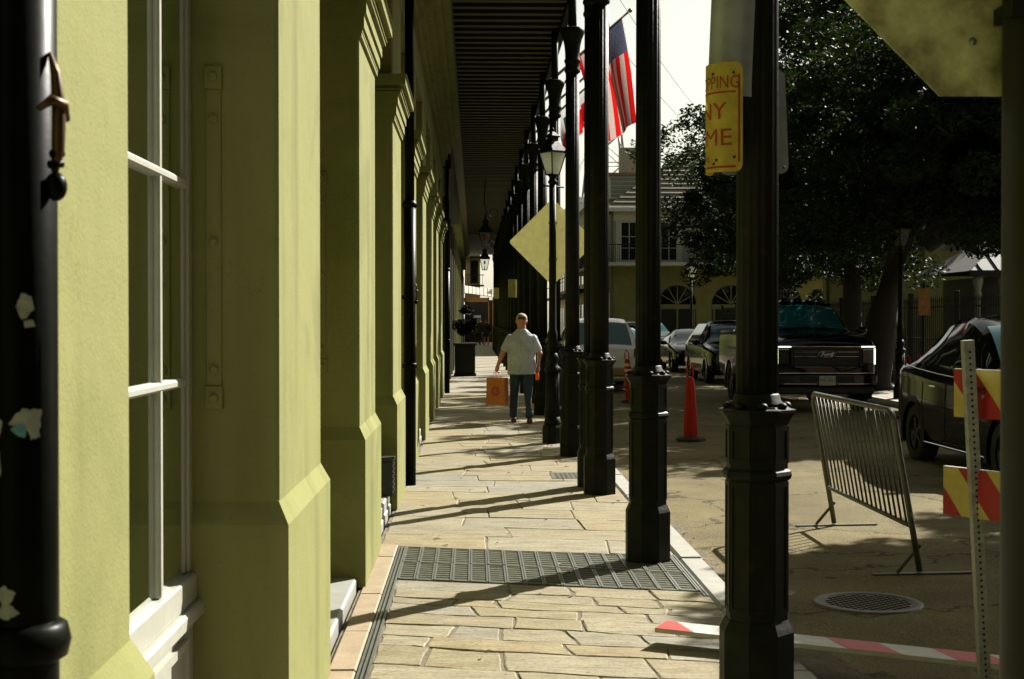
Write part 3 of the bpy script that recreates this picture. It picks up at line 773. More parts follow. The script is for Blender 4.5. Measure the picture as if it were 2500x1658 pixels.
# ================================================================== SIGNS ON THE FIRST COLUMN
CY = 6.0
ns = thing('wrapped_sign', 'faded yellow no stopping sign bent round the nearest iron column', 'sign', (1.096, CY, 2.3))
rr = .115; aR = R(-80); SW, SH = .305, .455
def wrap(s_, z, r=rr): a = aR-(SW-s_)/r; return (r*math.cos(a), r*math.sin(a), z)
# outline with rounded corners -> grid columns with varying height
b = MB(); NS = 40; rc = .03; b.cs = True
def ext(s_):
    d = min(s_, SW-s_)
    return 0 if d > rc else rc-math.sqrt(max(0, rc*rc-(rc-d)**2))
for i in range(NS):
    s0, s1 = SW*i/NS, SW*(i+1)/NS
    e0, e1 = ext(s0), ext(s1)
    b.add([wrap(s0, e0), wrap(s1, e1), wrap(s1, SH-e1), wrap(s0, SH-e0)], [(0, 1, 2, 3)])
    b.add([wrap(s0, e0, rr-.003), wrap(s1, e1, rr-.003), wrap(s1, SH-e1, rr-.003), wrap(s0, SH-e0, rr-.003)], [(3, 2, 1, 0)])
plate = b.build('plate', m_signy, ns, fix=False)
def print_text(txt, size, cs, cz, m, sx=1.0, parent=ns):
    vs, fs_ = text_geo(txt, size, bold=.0006)
    bm = bmesh.new(); bv = [bm.verts.new(v) for v in vs]
    for f in fs_:
        try: bm.faces.new([bv[i] for i in f])
        except ValueError: pass
    bmesh.ops.triangulate(bm, faces=bm.faces[:])
    for _ in range(2):
        le = [e for e in bm.edges if abs(e.verts[0].co.x-e.verts[1].co.x) > .008]
        if le: bmesh.ops.subdivide_edges(bm, edges=le, cuts=2); bmesh.ops.triangulate(bm, faces=bm.faces[:])
    bm.verts.ensure_lookup_table(); bm.verts.index_update()
    vs = [v.co.copy() for v in bm.verts]; fs_ = [tuple(v.index for v in f.verts) for f in bm.faces]; bm.free()
    b = MB().add([wrap(cs+v.x*sx, cz+v.y, rr+.0016) for v in vs], fs_)
    return b.build('lettering', m, parent, fix=False)
print_text('STOPPING', .075, SW/2, SH-.085, m_signr, .80)
print_text('ANY', .10, SW/2-.032, SH-.205, m_signr, 1.15)
print_text('TIME', .10, SW/2-.018, SH-.315, m_signr, 1.2)
print_text('48 HRS', .03, SW/2-.05, .055, m_signr)
b = MB(); b.cs = True
for (s0, s1, z0, z1) in ((.03, SW-.03, SH-.128, SH-.120), (.04, SW-.03, .016, .025), (SW-.02, SW-.012, .04, SH-.05), (.012, .02, .04, SH-.05)):
    k = max(1, int((s1-s0)/.01))
    for i in range(k):
        u0, u1 = s0+(s1-s0)*i/k, s0+(s1-s0)*(i+1)/k
        b.add([wrap(u0, z0, rr+.0012), wrap(u1, z0, rr+.0012), wrap(u1, z1, rr+.0012), wrap(u0, z1, rr+.0012)], [(0, 1, 2, 3)])
b.build('border_print', m_signr, ns, fix=False)
for s_, z in ((.17, SH-.045), (.265, SH-.045), (.175, .035), (.19, .05), (.27, .06)):
    p = wrap(s_, z, rr+.002); MB().ell(p, (.006, .006, .006), 8, 6).build('bolt', m_ironm, ns)
# plain curved panel above it
sp_ = thing('curved_panel', 'plain grey curved sheet metal panel above the yellow sign', 'sign', (1.105, 6.05, 2.62))
b = MB(); b.cs = True; r2 = .108
for i in range(30):
    a0, a1 = R(-55-6*i), R(-55-6*(i+1))
    for z0, z1 in ((0, .05), (.05, .9)):
        k0 = .006*(1 if z0 == 0 else 0)
        x0 = .035 if z1 == .9 else 0
        b.add([(r2*math.cos(a0), r2*math.sin(a0), z0), (r2*math.cos(a1), r2*math.sin(a1), z0), (r2*math.cos(a1)+x0, r2*math.sin(a1), z1), (r2*math.cos(a0)+x0, r2*math.sin(a0), z1)], [(0, 1, 2, 3)])
b.build('sheet', m_alu, sp_, fix=False)
MB().box(-.01, .08, .05, .08, .3, .33).build('strap', m_steel, sp_)
MB().box(-.01, .08, .05, .08, .7, .73).build('strap', m_steel, sp_)
# grey sign back on the far side
gb = thing('grey_sign', 'plain grey rounded sign back beside the nearest column, in front of the trees', 'sign', (COLX+.02, 6.2, 2.32))
def rrect(w, h, r, n=5):
    pts = []
    for cx, cy, a in ((w/2-r, h-r, 0), (-w/2+r, h-r, 90), (-w/2+r, r, 180), (w/2-r, r, 270)):
        for i in range(n+1): t = R(a+90*i/n); pts.append((cx+r*math.cos(t), cy+r*math.sin(t)))
    return pts
b = MB().prism(rrect(.31, .455, .035), 'y', 0, .004)
# slight lean
pl = b.build('plate', m_alu, gb); pl.rotation_euler = (0, R(-2.5), R(8)); pl.location = (-.01, .0, 0)
MB().ell((.115, -.004, .03), (.006, .005, .006), 8, 6).build('bolt', m_ironm, gb)
# stop sign seen from behind
st = thing('stop_sign', 'stained back of an octagonal sign on a dark pole, top right corner', 'sign', (1.055, 2.68, 0))
MB().lathe([(.050, 0), (.050, 3.1)], 28).build('pole', m_pole, st)
k = .381/math.cos(math.pi/8)
b = MB(); b.prism([(.004+k*math.cos(math.pi/8+i*math.pi/4), 2.115+.381+k*math.sin(math.pi/8+i*math.pi/4)) for i in range(8)], 'y', .055, .059)
b.build('sign_plate', m_dirty, st)
for z in (2.25, 2.75): MB().box(-.05, .05, -.045, .053, z, z+.03).build('clamp', m_ironm, st)
for x, z in ((-.09, 2.22), (-.13, 2.42), (-.02, 2.17)): MB().ell((x, .0535, z), (.008, .004, .008), 8, 6).build('bolt', m_steel, st)
for x, z, w_, h_ in ((-.20, 2.33, .07, .05), (-.11, 2.30, .05, .08), (-.24, 2.46, .06, .03)): MB().box(x, x+w_, .0545, .0548, z, z+h_).build('sticker_residue', mat('sticker_glue', (.20, .19, .11), .8, var=.5, vs=25), st)
# small signs on far columns
for (k, x, z, lab) in ((9, .97, 2.34, 'small pale sign high on a far iron column left of the diamond sign'), (16, .93, 2.72, 'pale sign plate on a distant iron column above the walkers')):
    yy = 6.1+3.84*k-.15
    t = thing('small_sign', lab, 'sign', (x+.13, yy, z))
    MB().prism(rrect(.25, .52, .02, 3), 'y', -.02, -.015).build('plate', translucent('pale_sign_plastic', (.52, .48, .2), .45, .3, 6), t)
    MB().box(-.02, .02, -.015, .15, .2, .23).build('bracket', m_iron, t)

# ================================================================== STREET LAMP + DIAMOND SIGN
def lantern(t, z, s=1.0, m_fr=None, pane_m=None):
    """tapered four-sided lantern with a hipped roof standing at height z"""
    m_fr = m_fr or m_iron
    a, c, h = .075*s, .155*s, .36*s
    fr = MB()
    for sx, sy in ((-1, -1), (1, -1), (1, 1), (-1, 1)):
        fr.obox((sx*a, sy*a, z), (sx*c, sy*c, z+h), .016*s, .016*s, (0.3, .9, 0))
    for q, zz in ((a, z), (c, z+h)):
        for p0, p1 in (((-q, -q), (q, -q)), ((q, -q), (q, q)), ((q, q), (-q, q)), ((-q, q), (-q, -q))):
            fr.obox((*p0, zz), (*p1, zz), .018*s, .018*s)
    fo = fr.build('lantern_frame', m_fr, t)
    for i in range(4):
        an = i*math.pi/2; rt = Matrix.Rotation(an, 3, 'Z')
        vs = [rt @ Vector(v) for v in ((-a, -a*.98, z+.01), (a, -a*.98, z+.01), (c, -c*.98, z+h-.01), (-c, -c*.98, z+h-.01))]
        MB().add(vs, [(0, 1, 2, 3)]).build('pane', pane_m or m_clear, fo, fix=False)
    k = math.sqrt(2)
    ro = MB().lathe([(c*k*1.12, z+h), (c*k*1.12, z+h+.02*s), (c*k*.55, z+h+.16*s), (c*k*.42, z+h+.19*s), (c*k*.42, z+h+.24*s), (c*k*.55, z+h+.25*s), (c*k*.55, z+h+.27*s), (.03*s, z+h+.34*s)], 4, ph=math.pi/4, smooth=False).build('lantern_roof', m_fr, t)
    MB().ell((0, 0, z+h+.37*s), (.022*s, .022*s, .04*s)).build('finial', m_fr, ro)
    for sx, sy in ((-1, -1), (1, -1), (1, 1), (-1, 1)):
        MB().ell((sx*c*1.05, sy*c*1.05, z+h+.035*s), (.016*s, .016*s, .03*s), 8, 6).build('corner_knob', m_fr, ro)
    MB().lathe([(a*1.2, z-.012*s), (a*1.2, z)], 12).build('lantern_floor', m_fr, t)
    MB().tube([(0, 0, z), (0, 0, z+.12*s)], .012*s, 8).build('burner', m_fr, t)
def street_lamp(label, loc, s=1.0, rz=0.0, ht=3.45, grp=None, pane=None):
    t = thing('street_lamp', label, 'street lamp', loc, rz, grp)
    MB().oct([(.135, 0), (.135, .22), (.125, .25)]).build('plinth', m_iron, t)
    MB().lathe([(.115, .25), (.12, .29), (.105, .32), (.10, .36)], 24).build('ring_moulding', m_iron, t)
    MB().lathe([(.10, .36), (.094, .98)], 48, flute=12, fd=.10).build('pedestal', m_iron, t)
    MB().lathe([(.094, .97), (.115, .995), (.12, 1.015), (.105, 1.04), (.075, 1.07), (.07, 1.10), (.085, 1.15), (.085, 1.18), (.06, 1.24)], 24).build('pedestal_cap', m_iron, t)
    MB().lathe([(.062, 1.23), (.075, 1.5), (.055, 1.56), (.052, 2.4), (.046, ht-.12)], 48, flute=10, fd=.08).build('post', m_iron, t)
    MB().lathe([(.046, ht-.13), (.065, ht-.11), (.065, ht-.09), (.045, ht-.07), (.05, ht-.03), (.08, ht)], 20).build('post_cap', m_iron, t)
    MB().tube([(-.2, 0, ht-.16), (.2, 0, ht-.16)], .012, 8).build('ladder_bar', m_iron, t)
    lantern(t, ht, 1.05*s, None, pane or m_frost)
    return t
street_lamp('black gas style street lamp post carrying the diamond sign', (1.08, 19.5, 0), .80, R(38), 3.68)
street_lamp('black street lamp in front of the magnolia trunk across the road', (9.0, 29.8, .04), 1.0, R(25), 3.2, None, m_clear)
street_lamp('distant street lamp with white glass before the arched house front', (10.2, 66.5, 0), 1.4, R(10), 3.7)
dm = thing('diamond_sign', 'yellow diamond sign seen from behind on the lamp post', 'sign', (1.085, 19.62, 2.16))
d = .605; m_dia = translucent('yellow_sign_sheet', (.62, .60, .36), .5, .12, 12)
pts = []
for cx, cz, a in ((d-.05, 0, -45), (0, d-.05, 45), (-d+.05, 0, 135), (0, -d+.05, 225)):
    for i in range(5): t_ = R(a+90*i/4); pts.append((cx+.035*math.cos(t_), d+cz+.035*math.sin(t_)))
MB().prism(pts, 'y', 0, .004).build('sign_plate', m_dia, dm)
MB().box(-.06, .06, -.09, -.003, .35, .375).build('clamp', m_steel, dm)
for z in (.2, .36, .86, 1.02): MB().ell((.0, -.004, z), (.012, .006, .012), 8, 6).build('bolt', m_ironm, dm)
MB().box(-.06, .06, -.09, -.003, .85, .875).build('clamp', m_steel, dm)

# hanging lanterns under the far gallery
for k, (x, yy, z) in enumerate(((.36, 44, 3.95), (.44, 58, 3.75))):
    t = thing('hanging_lantern', ('nearer' if k == 0 else 'farther')+' scrolled lantern with orange flame hanging under the far gallery', 'lantern', (x, yy, z))
    lantern(t, 0, 1.25, m_iron)
    MB().tube([(0, 0, .85), (.05, 0, 1.1), (-.05, 0, 1.35), (0, 0, 6.07-z)], .015, 8).build('hanger', m_iron, t)
    sc = []
    for i in range(16): a = i/15*2*math.pi*1.1; sc.append((.25+.14*math.cos(a), 0, 1.05+.14*math.sin(a)))
    MB().tube(sc, .013, 6).build('scroll', m_iron, t)
    MB().ell((0, 0, .30), (.04, .04, .08), 8, 7).build('flame', mat('flame', (.8, .15, .03), .5), t)
# ================================================================== ROADWORK FURNITURE
# crowd barrier, leaning towards the pavement
cb = thing('crowd_barrier', 'grey steel crowd barrier of upright bars leaning in the road', 'barrier', (3.08, 9.72, ROADZ+.01))
Lb = 2.33; m_bar = mat('barrier_steel', (.11, .11, .08), .45, metal=.6, var=.3, vs=15)
lean = lambda z: -.20*z/1.15
def bp(y_, z): return (lean(z), y_, z)
z0, z1 = .33, 1.13
fr = [bp(.0, .02), bp(0, .35), bp(0, .9), bp(0, 1.06), bp(.03, 1.11), bp(.09, z1), bp(1.1, z1), bp(Lb-.09, z1), bp(Lb-.03, 1.11), bp(Lb, 1.06), bp(Lb, .9), bp(Lb, .35), bp(Lb, .02)]
MB().tube(fr, .021, 10).build('frame', m_bar, cb)
MB().tube([bp(0, z0), bp(Lb, z0)], .018, 8).build('bottom_rail', m_bar, cb)
for i in range(18):
    yy = .12+i*(Lb-.24)/17
    MB().tube([bp(yy, z0), bp(yy, z1)], .0085, 6).build('bar', m_bar, cb)
for yy in (0, Lb):
    MB().obox((-.33, yy, .0), (.36, yy, .012), .055, .010).build('foot', m_bar, cb)
    MB().obox((-.16, yy, .012), (0, yy, .20), .02, .02).build('brace', m_bar, cb)
for yy, z in ((-.03, .8), (-.03, .4), (Lb+.03, .8)):
    MB().tube([bp(yy*0+(.0 if yy < 1 else Lb), z+.03), bp(yy, z+.02), bp(yy, z-.04)], .007, 6).build('hook', m_bar, cb)

# type III barricade on perforated posts
bd = thing('striped_barricade', 'red and yellow striped barricade on a leaning perforated steel post', 'barricade', (2.12, 5.95, ROADZ))
u = Vector((.5, -.866, 0)); nrm = Vector((-.866, -.5, 0))
def stripes(b, p0, ux, uz, L, H, nn, period, off, slant, th, mi=(0, 1), yshift=0.0):
    """a board: back slab plus slanted stripe quads laid on its face, clipped to the rectangle"""
    def P(a, h, d): return p0+ux*a+uz*h+nn*d
    b.cm = 0
    b.add([P(0, 0, 0), P(L, 0, 0), P(L, H, 0), P(0, H, 0), P(0, 0, th), P(L, 0, th), P(L, H, th), P(0, H, th)],
          [(0, 3, 2, 1), (4, 5, 6, 7), (0, 1, 5, 4), (1, 2, 6, 5), (2, 3, 7, 6), (3, 0, 4, 7)])
    b.cm = 1
    k = -6
    while k*period+off < L+1:
        a = k*period+off; w_ = period/2
        poly = [(a, 0), (a+w_, 0), (a+w_+slant, H), (a+slant, H)]
        # clip to 0..L
        def clip(pl, lim, sgn):
            out = []
            for i in range(len(pl)):
                p, q = pl[i], pl[(i+1) % len(pl)]
                ip, iq = sgn*(p[0]-lim) >= 0, sgn*(q[0]-lim) >= 0
                if ip: out.append(p)
                if ip != iq:
                    t_ = (lim-p[0])/(q[0]-p[0]); out.append((lim, p[1]+t_*(q[1]-p[1])))
            return out
        poly = clip(poly, 0, 1); poly = clip(poly, L, -1) if poly else poly
        if len(poly) > 2:
            b.add([P(x, y_, th+.0015) for x, y_ in poly], [tuple(range(len(poly)))])
        k += 1
def barr_board(z, off, name='board'):
    b = MB(); p0 = Vector((-.03 if z > 1.2 else -.075, .15, z))
    stripes(b, p0, u, Vector((0, 0, 1)), 1.22, .205, nrm, .30, off, -.17, .018)
    return b.build(name, [m_yel, m_red], bd, fix=False)
B1 = barr_board(1.345, .13); B2 = barr_board(.925, .25)
for B, z in ((B1, 1.345), (B2, .925)):
    p0 = Vector((-.03 if z > 1.2 else -.075, .15, z+.2065))
    MB().obox(p0+nrm*.009, p0+u*1.22+nrm*.009, .019, .003).build('top_edge', m_white, B)
vs, fs_ = text_geo('30MM', .04)
bt = MB().add([Vector((-.03, .15, 1.345))+u*(.12+v.x)+Vector((0, 0, .12+v.y))+nrm*.021 for v in vs], fs_).build('pen_scrawl', m_ironm, B1, fix=False)
def perf_post(x, y_, lean_):
    p = thing_local = MB(); s_ = .022
    n = 1.68
    # four walls of square tube; front wall drilled: strips + dark plugs recessed
    a = Vector((x, y_, 0)); d = Vector((lean_, 0, 1)).normalized()
    p.obox(a, a+d*n, .044, .044, (0, -1, 0))
    o_ = p.build('post', mat('perforated_galv', (.34, .35, .31), .5, metal=.5, var=.35, vs=30), bd)
    hb = MB()
    for i in range(64):
        c = a+d*(.03+i*.0254)
        vs = MB().lathe([(.0058, 0), (.0058, .0008)], 8)
        hb.add([(c.x+v[0], c.y-.0222-v[2], c.z+v[1]) for v in vs.v], vs.f)
    h_ = hb.build('hole', m_dark, o_, fix=False); h_['kind'] = 'stuff'
    return o_
perf_post(.055, 0, -.055); 
pp = perf_post(.60, -.88, -.03)
for x, y_ in ((.055, 0), (.60, -.88)):
    MB().obox((x-.5, y_, .02), (x+.5, y_, .02), .045, .04).build('skid', m_steel, bd)
for z in (1.44, 1.02):
    MB().ell((.02, -.03, z), (.008, .008, .008), 8, 6).build('bolt', m_steel, bd)

# fallen red and white plank
pk = thing('fallen_plank', 'red and white striped barricade plank lying across the kerb', 'barricade plank', (1.7, 6.9, .03))
pa, pb_ = Vector((.93, 7.28, .075)), Vector((2.62, 6.42, .06))
ux = (pb_-pa).normalized(); LL = (pb_-pa).length; uy = Vector((-ux.y, ux.x, 0)).normalized()
b = MB(); stripes(b, pa-Vector((1.7, 6.9, .03)), ux, uy, LL, .20, Vector((0, 0, 1)), .52, -.05, -.16, .022)
b.build('plank', [m_white, m_ored], pk, fix=True)
for t_ in (.27, .965):
    c = pa+ux*LL*t_+uy*.1-Vector((1.7, 6.9, .03))
    MB().box(c.x-.05, c.x+.05, c.y-.08, c.y+.08, -.03 if t_ < .5 else -.11, .044-.0 if t_ < .5 else .038).build('support_block', m_rubber, pk)

# delineator cones with loop handle and rubber base
def cone(label, x, y_, leanv=(0, 0), h=1.12, bands=(), sc=1.0):
    t = thing('traffic_cone', label, 'traffic cone', (x, y_, ROADZ+.012), random.uniform(-.3, .3), 'tall orange delineator cones in the road')
    lx, ly = leanv
    def sh(b):
        b.v = [(v[0]+lx*v[2], v[1]+ly*v[2], v[2]) for v in b.v]; return b
    sh(MB().lathe([(.105, .06), (.108, .14), (.098, .30), (.085, .55), (.07, .80), (.055, .90), (.04, .93)], 8, smooth=False)).build('body', m_orange, t)
    sh(MB().tube([(-.035, 0, .91), (-.045, 0, .97), (-.04, 0, 1.06), (-.02, 0, 1.105), (0, 0, h), (.02, 0, 1.105), (.04, 0, 1.06), (.045, 0, .97), (.035, 0, .91)], .012, 8)).build('loop_handle', m_orange, t)
    sh(MB().oct([(.2, 0), (.2, .035), (.15, .06), (.11, .065)])).build('base', m_rubber, t)
    for z0_, z1_ in bands:
        r0, r1 = np.interp([z0_, z1_], [.55, .80, .9], [.088, .073, .058])
        sh(MB().lathe([(r0, z0_), (r1, z1_)], 8, smooth=False, cap=False)).build('reflective_band', m_refl, t)
    return t
cone('orange delineator cone standing upright in the road beyond the grating column', 3.16, 20.6, (-.02, 0))
cone('tilted orange cone with two pale bands behind the white minivan', 3.34, 30.2, (-.085, .0), bands=((.66, .72), (.78, .84)), )
cone('dim orange cone in the shade between the pickup and the coupe', 7.75, 25.2, (.0, 0), bands=((.66, .72), (.78, .84)))
cone('dim orange cone behind the black coupe roof', 8.3, 26.2, (-.03, 0), bands=((.66, .72), (.78, .84)))

# crate on the doorstep
ct = thing('plastic_crate', 'black slatted plastic crate standing on a pale doorstep', 'crate', (-.862, 12.36, .172))
m_cr = mat('crate_plastic', (.005, .007, .005), .5, var=.3)
w_, d_, h_ = .33, .33, .30
for nm, (x0, x1, y0, y1) in (('front_side', (-w_/2, w_/2, -d_/2, -d_/2+.015)), ('back_side', (-w_/2, w_/2, d_/2-.015, d_/2))):
    MB().bbox(x0, x1, y0, y1, .0, h_, .006).build('side_panel', m_cr, ct)
for sx in (-1, 1):
    x = sx*(w_/2-.0075)
    for i in range(6):
        MB().box(x-.0075, x+.0075, -d_/2+.016, d_/2-.016, .02+i*.045, .045+i*.045).build('slat', m_cr, ct)
MB().box(-w_/2-.008, w_/2+.008, -d_/2-.008, d_/2+.008, h_+.001, h_+.018).build('rim', m_cr, ct)
MB().box(-w_/2+.02, w_/2-.02, -d_/2+.02, d_/2-.02, .01, .03).build('base', m_cr, ct)
# black planter with dark shrub far along the wall
pt = thing('black_planter', 'square black planter with a dark clipped shrub against the far wall', 'planter', (-.27, 43.3, 0))
MB().bbox(-.31, .31, -.31, .31, .08, .92, .02).build('box', m_ironm, pt)
MB().bbox(-.35, .35, -.35, .35, .92, 1.0, .015).build('rim', m_ironm, pt)
MB().bbox(-.34, .34, -.34, .34, 0, .08, .01).build('foot', m_ironm, pt)

# ================================================================== VEHICLES
def mono(xs, ys_, xq):
    xs = np.array(xs, float); ys_ = np.array(ys_, float); h = np.diff(xs); dl = np.diff(ys_)/h
    m = np.zeros(len(xs)); m[0] = dl[0]; m[-1] = dl[-1]
    for i in range(1, len(xs)-1):
        if dl[i-1]*dl[i] <= 0: m[i] = 0
        else:
            w1 = 2*h[i]+h[i-1]; w2 = h[i]+2*h[i-1]; m[i] = (w1+w2)/(w1/dl[i-1]+w2/dl[i])
    i = np.clip(np.searchsorted(xs, xq, 'right')-1, 0, len(h)-1); t = (xq-xs[i])/h[i]
    return (2*t**3-3*t**2+1)*ys_[i]+(t**3-2*t**2+t)*h[i]*m[i]+(-2*t**3+3*t**2)*ys_[i+1]+(t**3-t**2)*h[i]*m[i+1]
def vehicle(name, label, cat, loc, rz, st, wind, rear, sides, wheels, paint, glass_m, side_m=None, wr=.34, mirror=None, grp='cars in the street'):
    t = thing(name, label, cat, loc, rz, grp); side_m = side_m or glass_m
    st = np.array(st, float); yq = sorted(set(np.round(np.concatenate([np.linspace(st[0, 0], st[-1, 0], 64), st[:, 0], wind, rear] + [np.array(s_) for s_ in sides]), 3)))
    yq = np.array(yq)
    par = [mono(st[:, 0], st[:, k], yq) for k in range(1, 6)]
    subs = [1, 1, 2, 4, 4, 2, 5, 1, 2, 2]
    rows_, seg = [], []
    for i, yv in enumerate(yq):
        w_, zb, zl, zt, wt = [p[i] for p in par]
        e = min(.07, max(0, (zt-zl)*.3))
        pts = [(0, zb), (w_*.80, zb), (w_*.95, zb+.06), (w_, zb+.24), (w_, zb+(zl-zb)*.62), (w_*.985, zl-.07), (w_*.945, zl), (wt, zt-e), (wt-.07, zt-.004), (wt*.5, zt+.02), (0, zt+.03)]
        row = []
        for k in range(10):
            for j in range(subs[k]):
                f = j/subs[k]; bul = 0
                if k == 6: bul = .028*math.sin(math.pi*f)*(1 if zt-zl > .2 else 0)
                row.append((pts[k][0]*(1-f)+pts[k+1][0]*f+bul, pts[k][1]*(1-f)+pts[k+1][1]*f))
                if i == 0: seg.append((k, j))
        row.append(pts[10]); rows_.append(row)
    nK = len(rows_[0])
    parts = {'body': MB(), 'windshield': MB(), 'rear_window': MB()}
    for i in range(len(sides)): parts['side_window%d' % i] = MB()
    mapv = {k: {} for k in parts}
    def vid(pn, i, k, sx):
        key = (i, k, sx if rows_[i][k][0] > 1e-6 else 1); d_ = mapv[pn]
        if key not in d_:
            x, z = rows_[i][k]; parts[pn].v.append((key[2]*x, yq[i], z)); d_[key] = len(parts[pn].v)-1
        return d_[key]
    for i in range(len(yq)-1):
        yc = (yq[i]+yq[i+1])/2
        for k in range(nK-1):
            sk, sj = seg[k]
            zc_ = (rows_[i][k][1]+rows_[i][k+1][1])/2
            if 1 <= sk <= 4 and any(math.hypot(yc-yw, zc_-wr) < wr+.065 for yw in wheels): continue
            for sx in (-1, 1):
                pn = 'body'
                if wind[0] < yc < wind[1] and sk >= 8: pn = 'windshield'
                elif rear[0] < yc < rear[1] and sk >= 8: pn = 'rear_window'
                elif sk == 6 and 0 < sj:
                    for q, s_ in enumerate(sides):
                        if s_[0] < yc < s_[1]: pn = 'side_window%d' % q
                # keep both sides as separate windows
                parts[pn].f.append(tuple(vid(pn, a, b_, sx) for a, b_ in ((i, k), (i, k+1), (i+1, k+1), (i+1, k))))
    # end caps
    for i in (0, len(yq)-1):
        parts['body'].f.append(tuple(vid('body', i, k, 1) for k in range(nK))+tuple(vid('body', i, k, -1) for k in range(nK-2, 0, -1)))
    bo_ = None
    for pn, b in parts.items():
        if not b.f: continue
        b.mi = [0]*len(b.f); b.sm = [True]*len(b.f)
        if pn.startswith('side'):
            for sx in (-1, 1):
                h_ = MB(); idx = {}
                for f in b.f:
                    if all(b.v[q][0]*sx > 0 for q in f):
                        nf = []
                        for q in f:
                            if q not in idx: idx[q] = len(h_.v); h_.v.append(b.v[q])
                            nf.append(idx[q])
                        h_.f.append(tuple(nf))
                h_.mi = [0]*len(h_.f); h_.sm = [True]*len(h_.f)
                if h_.f: h_.build('side_window', side_m, t, ang=40)
            continue
        o_ = b.build(pn, paint if pn == 'body' else glass_m, t, ang=38)
    L = st[-1, 0]; wm = st[:, 1].max()
    MB().box(-wm*.78, wm*.78, .25, L-.25, st[:, 2].min()+.02, st[:, 3].max()-.25).build('underbody', m_rubber, t)
    for yw in wheels:
        for sx in (-1, 1):
            pr_ = [(wr*.62, -.10), (wr*.93, -.11), (wr, -.07), (wr, .07), (wr*.93, .11), (wr*.62, .10)]
            v = MB().lathe(pr_, 28, cap=False); x0 = sx*(wm-.13)
            ty = MB(); ty.add([(x0+q[2]*sx, yw+q[0], wr+q[1]) for q in v.v], v.f); ty.sm = [True]*len(ty.f)
            wo2 = ty.build('wheel', m_rubber, t)
            rm = MB(); v = MB().lathe([(wr*.63, .02), (wr*.63, .075), (wr*.58, .085), (wr*.55, .05), (.05, .06), (.05, .08)], 20)
            rm.add([(x0+q[2]*sx, yw+q[0], wr+q[1]) for q in v.v], v.f)
            for s_ in range(5):
                a = s_*2*math.pi/5
                rm.obox((x0+sx*.072, yw+.03*math.cos(a), wr+.03*math.sin(a)), (x0+sx*.072, yw+wr*.58*math.cos(a), wr+wr*.58*math.sin(a)), .05, .022, (1, 0, 0))
            rm.build('rim', mat('dark_alloy', (.10, .10, .10), .35, metal=.9, var=.2), wo2)
    for yw in wheels:
        for sx in (-1, 1):
            b = MB(); n = 18; x0 = sx*(wm+.004); x1 = sx*(wm-.10)
            vs = []
            for i in range(n+1):
                a = R(-18+216*i/n)
                for rr_, xx in ((wr+.035, x0), (wr+.115, x0), (wr+.115, x1), (wr+.035, x1)): vs.append((xx, yw+rr_*math.cos(a), wr+rr_*math.sin(a)))
            b.add(vs, [(4*i+k, 4*i+(k+1) % 4, 4*i+4+(k+1) % 4, 4*i+4+k) for i in range(n) for k in range(4)]+[(0, 1, 2, 3), (4*n+3, 4*n+2, 4*n+1, 4*n)])
            b.build('wheel_arch', paint, t, ang=35)
    if mirror:
        my, mz = mirror
        for sx in (-1, 1):
            mo = MB().ell((sx*(wm+.12), my, mz), (.12, .07, .075), 12, 8).build('mirror', paint, t)
            MB().tube([(sx*(wm-.08), my-.02, mz-.05), (sx*(wm+.04), my, mz-.03)], .025, 6).build('arm', m_rubber, mo)
    return t
def lamps(t, y_, xs_, z, sz, m, name='headlight'):
    for x in xs_:
        MB().bbox(x-sz[0]/2, x+sz[0]/2, y_-sz[1]/2, y_+sz[1]/2, z-sz[2]/2, z+sz[2]/2, .012).build(name, m, t)
m_led = mat('daytime_led', (.9, .95, .8), .3, emit=((.80, 1.0, .55), .9))
m_lens = mat('lamp_lens', (.35, .36, .32), .08, var=.1, spec=.8)
m_tail = mat('tail_lens', (.35, .01, .01), .1, var=.1)

# --- black pickup facing the camera
trk = vehicle('pickup_truck', 'black full size pickup with lit headlights and chrome grille facing the camera', 'pickup', (6.62, 26.6, ROADZ), 0,
    [(0, .90, .45, 1.20, 1.24, .80), (.05, .95, .43, 1.28, 1.33, .84), (.4, 1.0, .42, 1.35, 1.41, .86), (1.35, 1.0, .42, 1.43, 1.50, .86), (1.5, 1.0, .42, 1.45, 1.54, .84),
     (2.3, 1.0, .42, 1.48, 1.98, .74), (2.6, 1.0, .42, 1.49, 2.04, .72), (3.9, 1.0, .42, 1.50, 2.03, .72), (4.2, 1.0, .42, 1.50, 1.96, .72), (4.3, 1.0, .42, 1.50, 1.54, .86), (5.85, 1.0, .5, 1.48, 1.52, .86)],
    (1.5, 2.3), (4.2, 4.3), [(1.75, 2.75), (2.85, 3.85)], (.95, 4.6), m_black_car, m_teal, m_darkglass, .42, (1.62, 1.50), 'vehicles facing the camera across the road')
TZ = lambda z: z
trk.scale = (1, 1, 1.04)
gl = MB().bbox(-.64, .64, -.05, .02, .86, 1.22, .03).build('grille', m_rubber, trk)
for x0, x1, z0_, z1_ in ((-.66, .66, 1.212, 1.234), (-.60, .60, .848, .858)):
    MB().bbox(x0, x1, -.075, -.03, z0_, z1_, .008).build('grille_bar', m_chrome, gl)
for z in (1.125, 1.045):
    for sx in (-1, 1):
        MB().bbox(min(sx*.17, sx*.62), max(sx*.17, sx*.62), -.07, -.04, z-.008, z+.008, .005).build('grille_bar', mat('smoked_chrome', (.28, .30, .31), .15, metal=1), gl)
for sx in (-1, 1):
    MB().bbox(min(sx*.635, sx*.66), max(sx*.635, sx*.66), -.07, -.03, .865, 1.20, .008).build('grille_bar', m_rubber, gl)
n = 32; EZ = 1.085
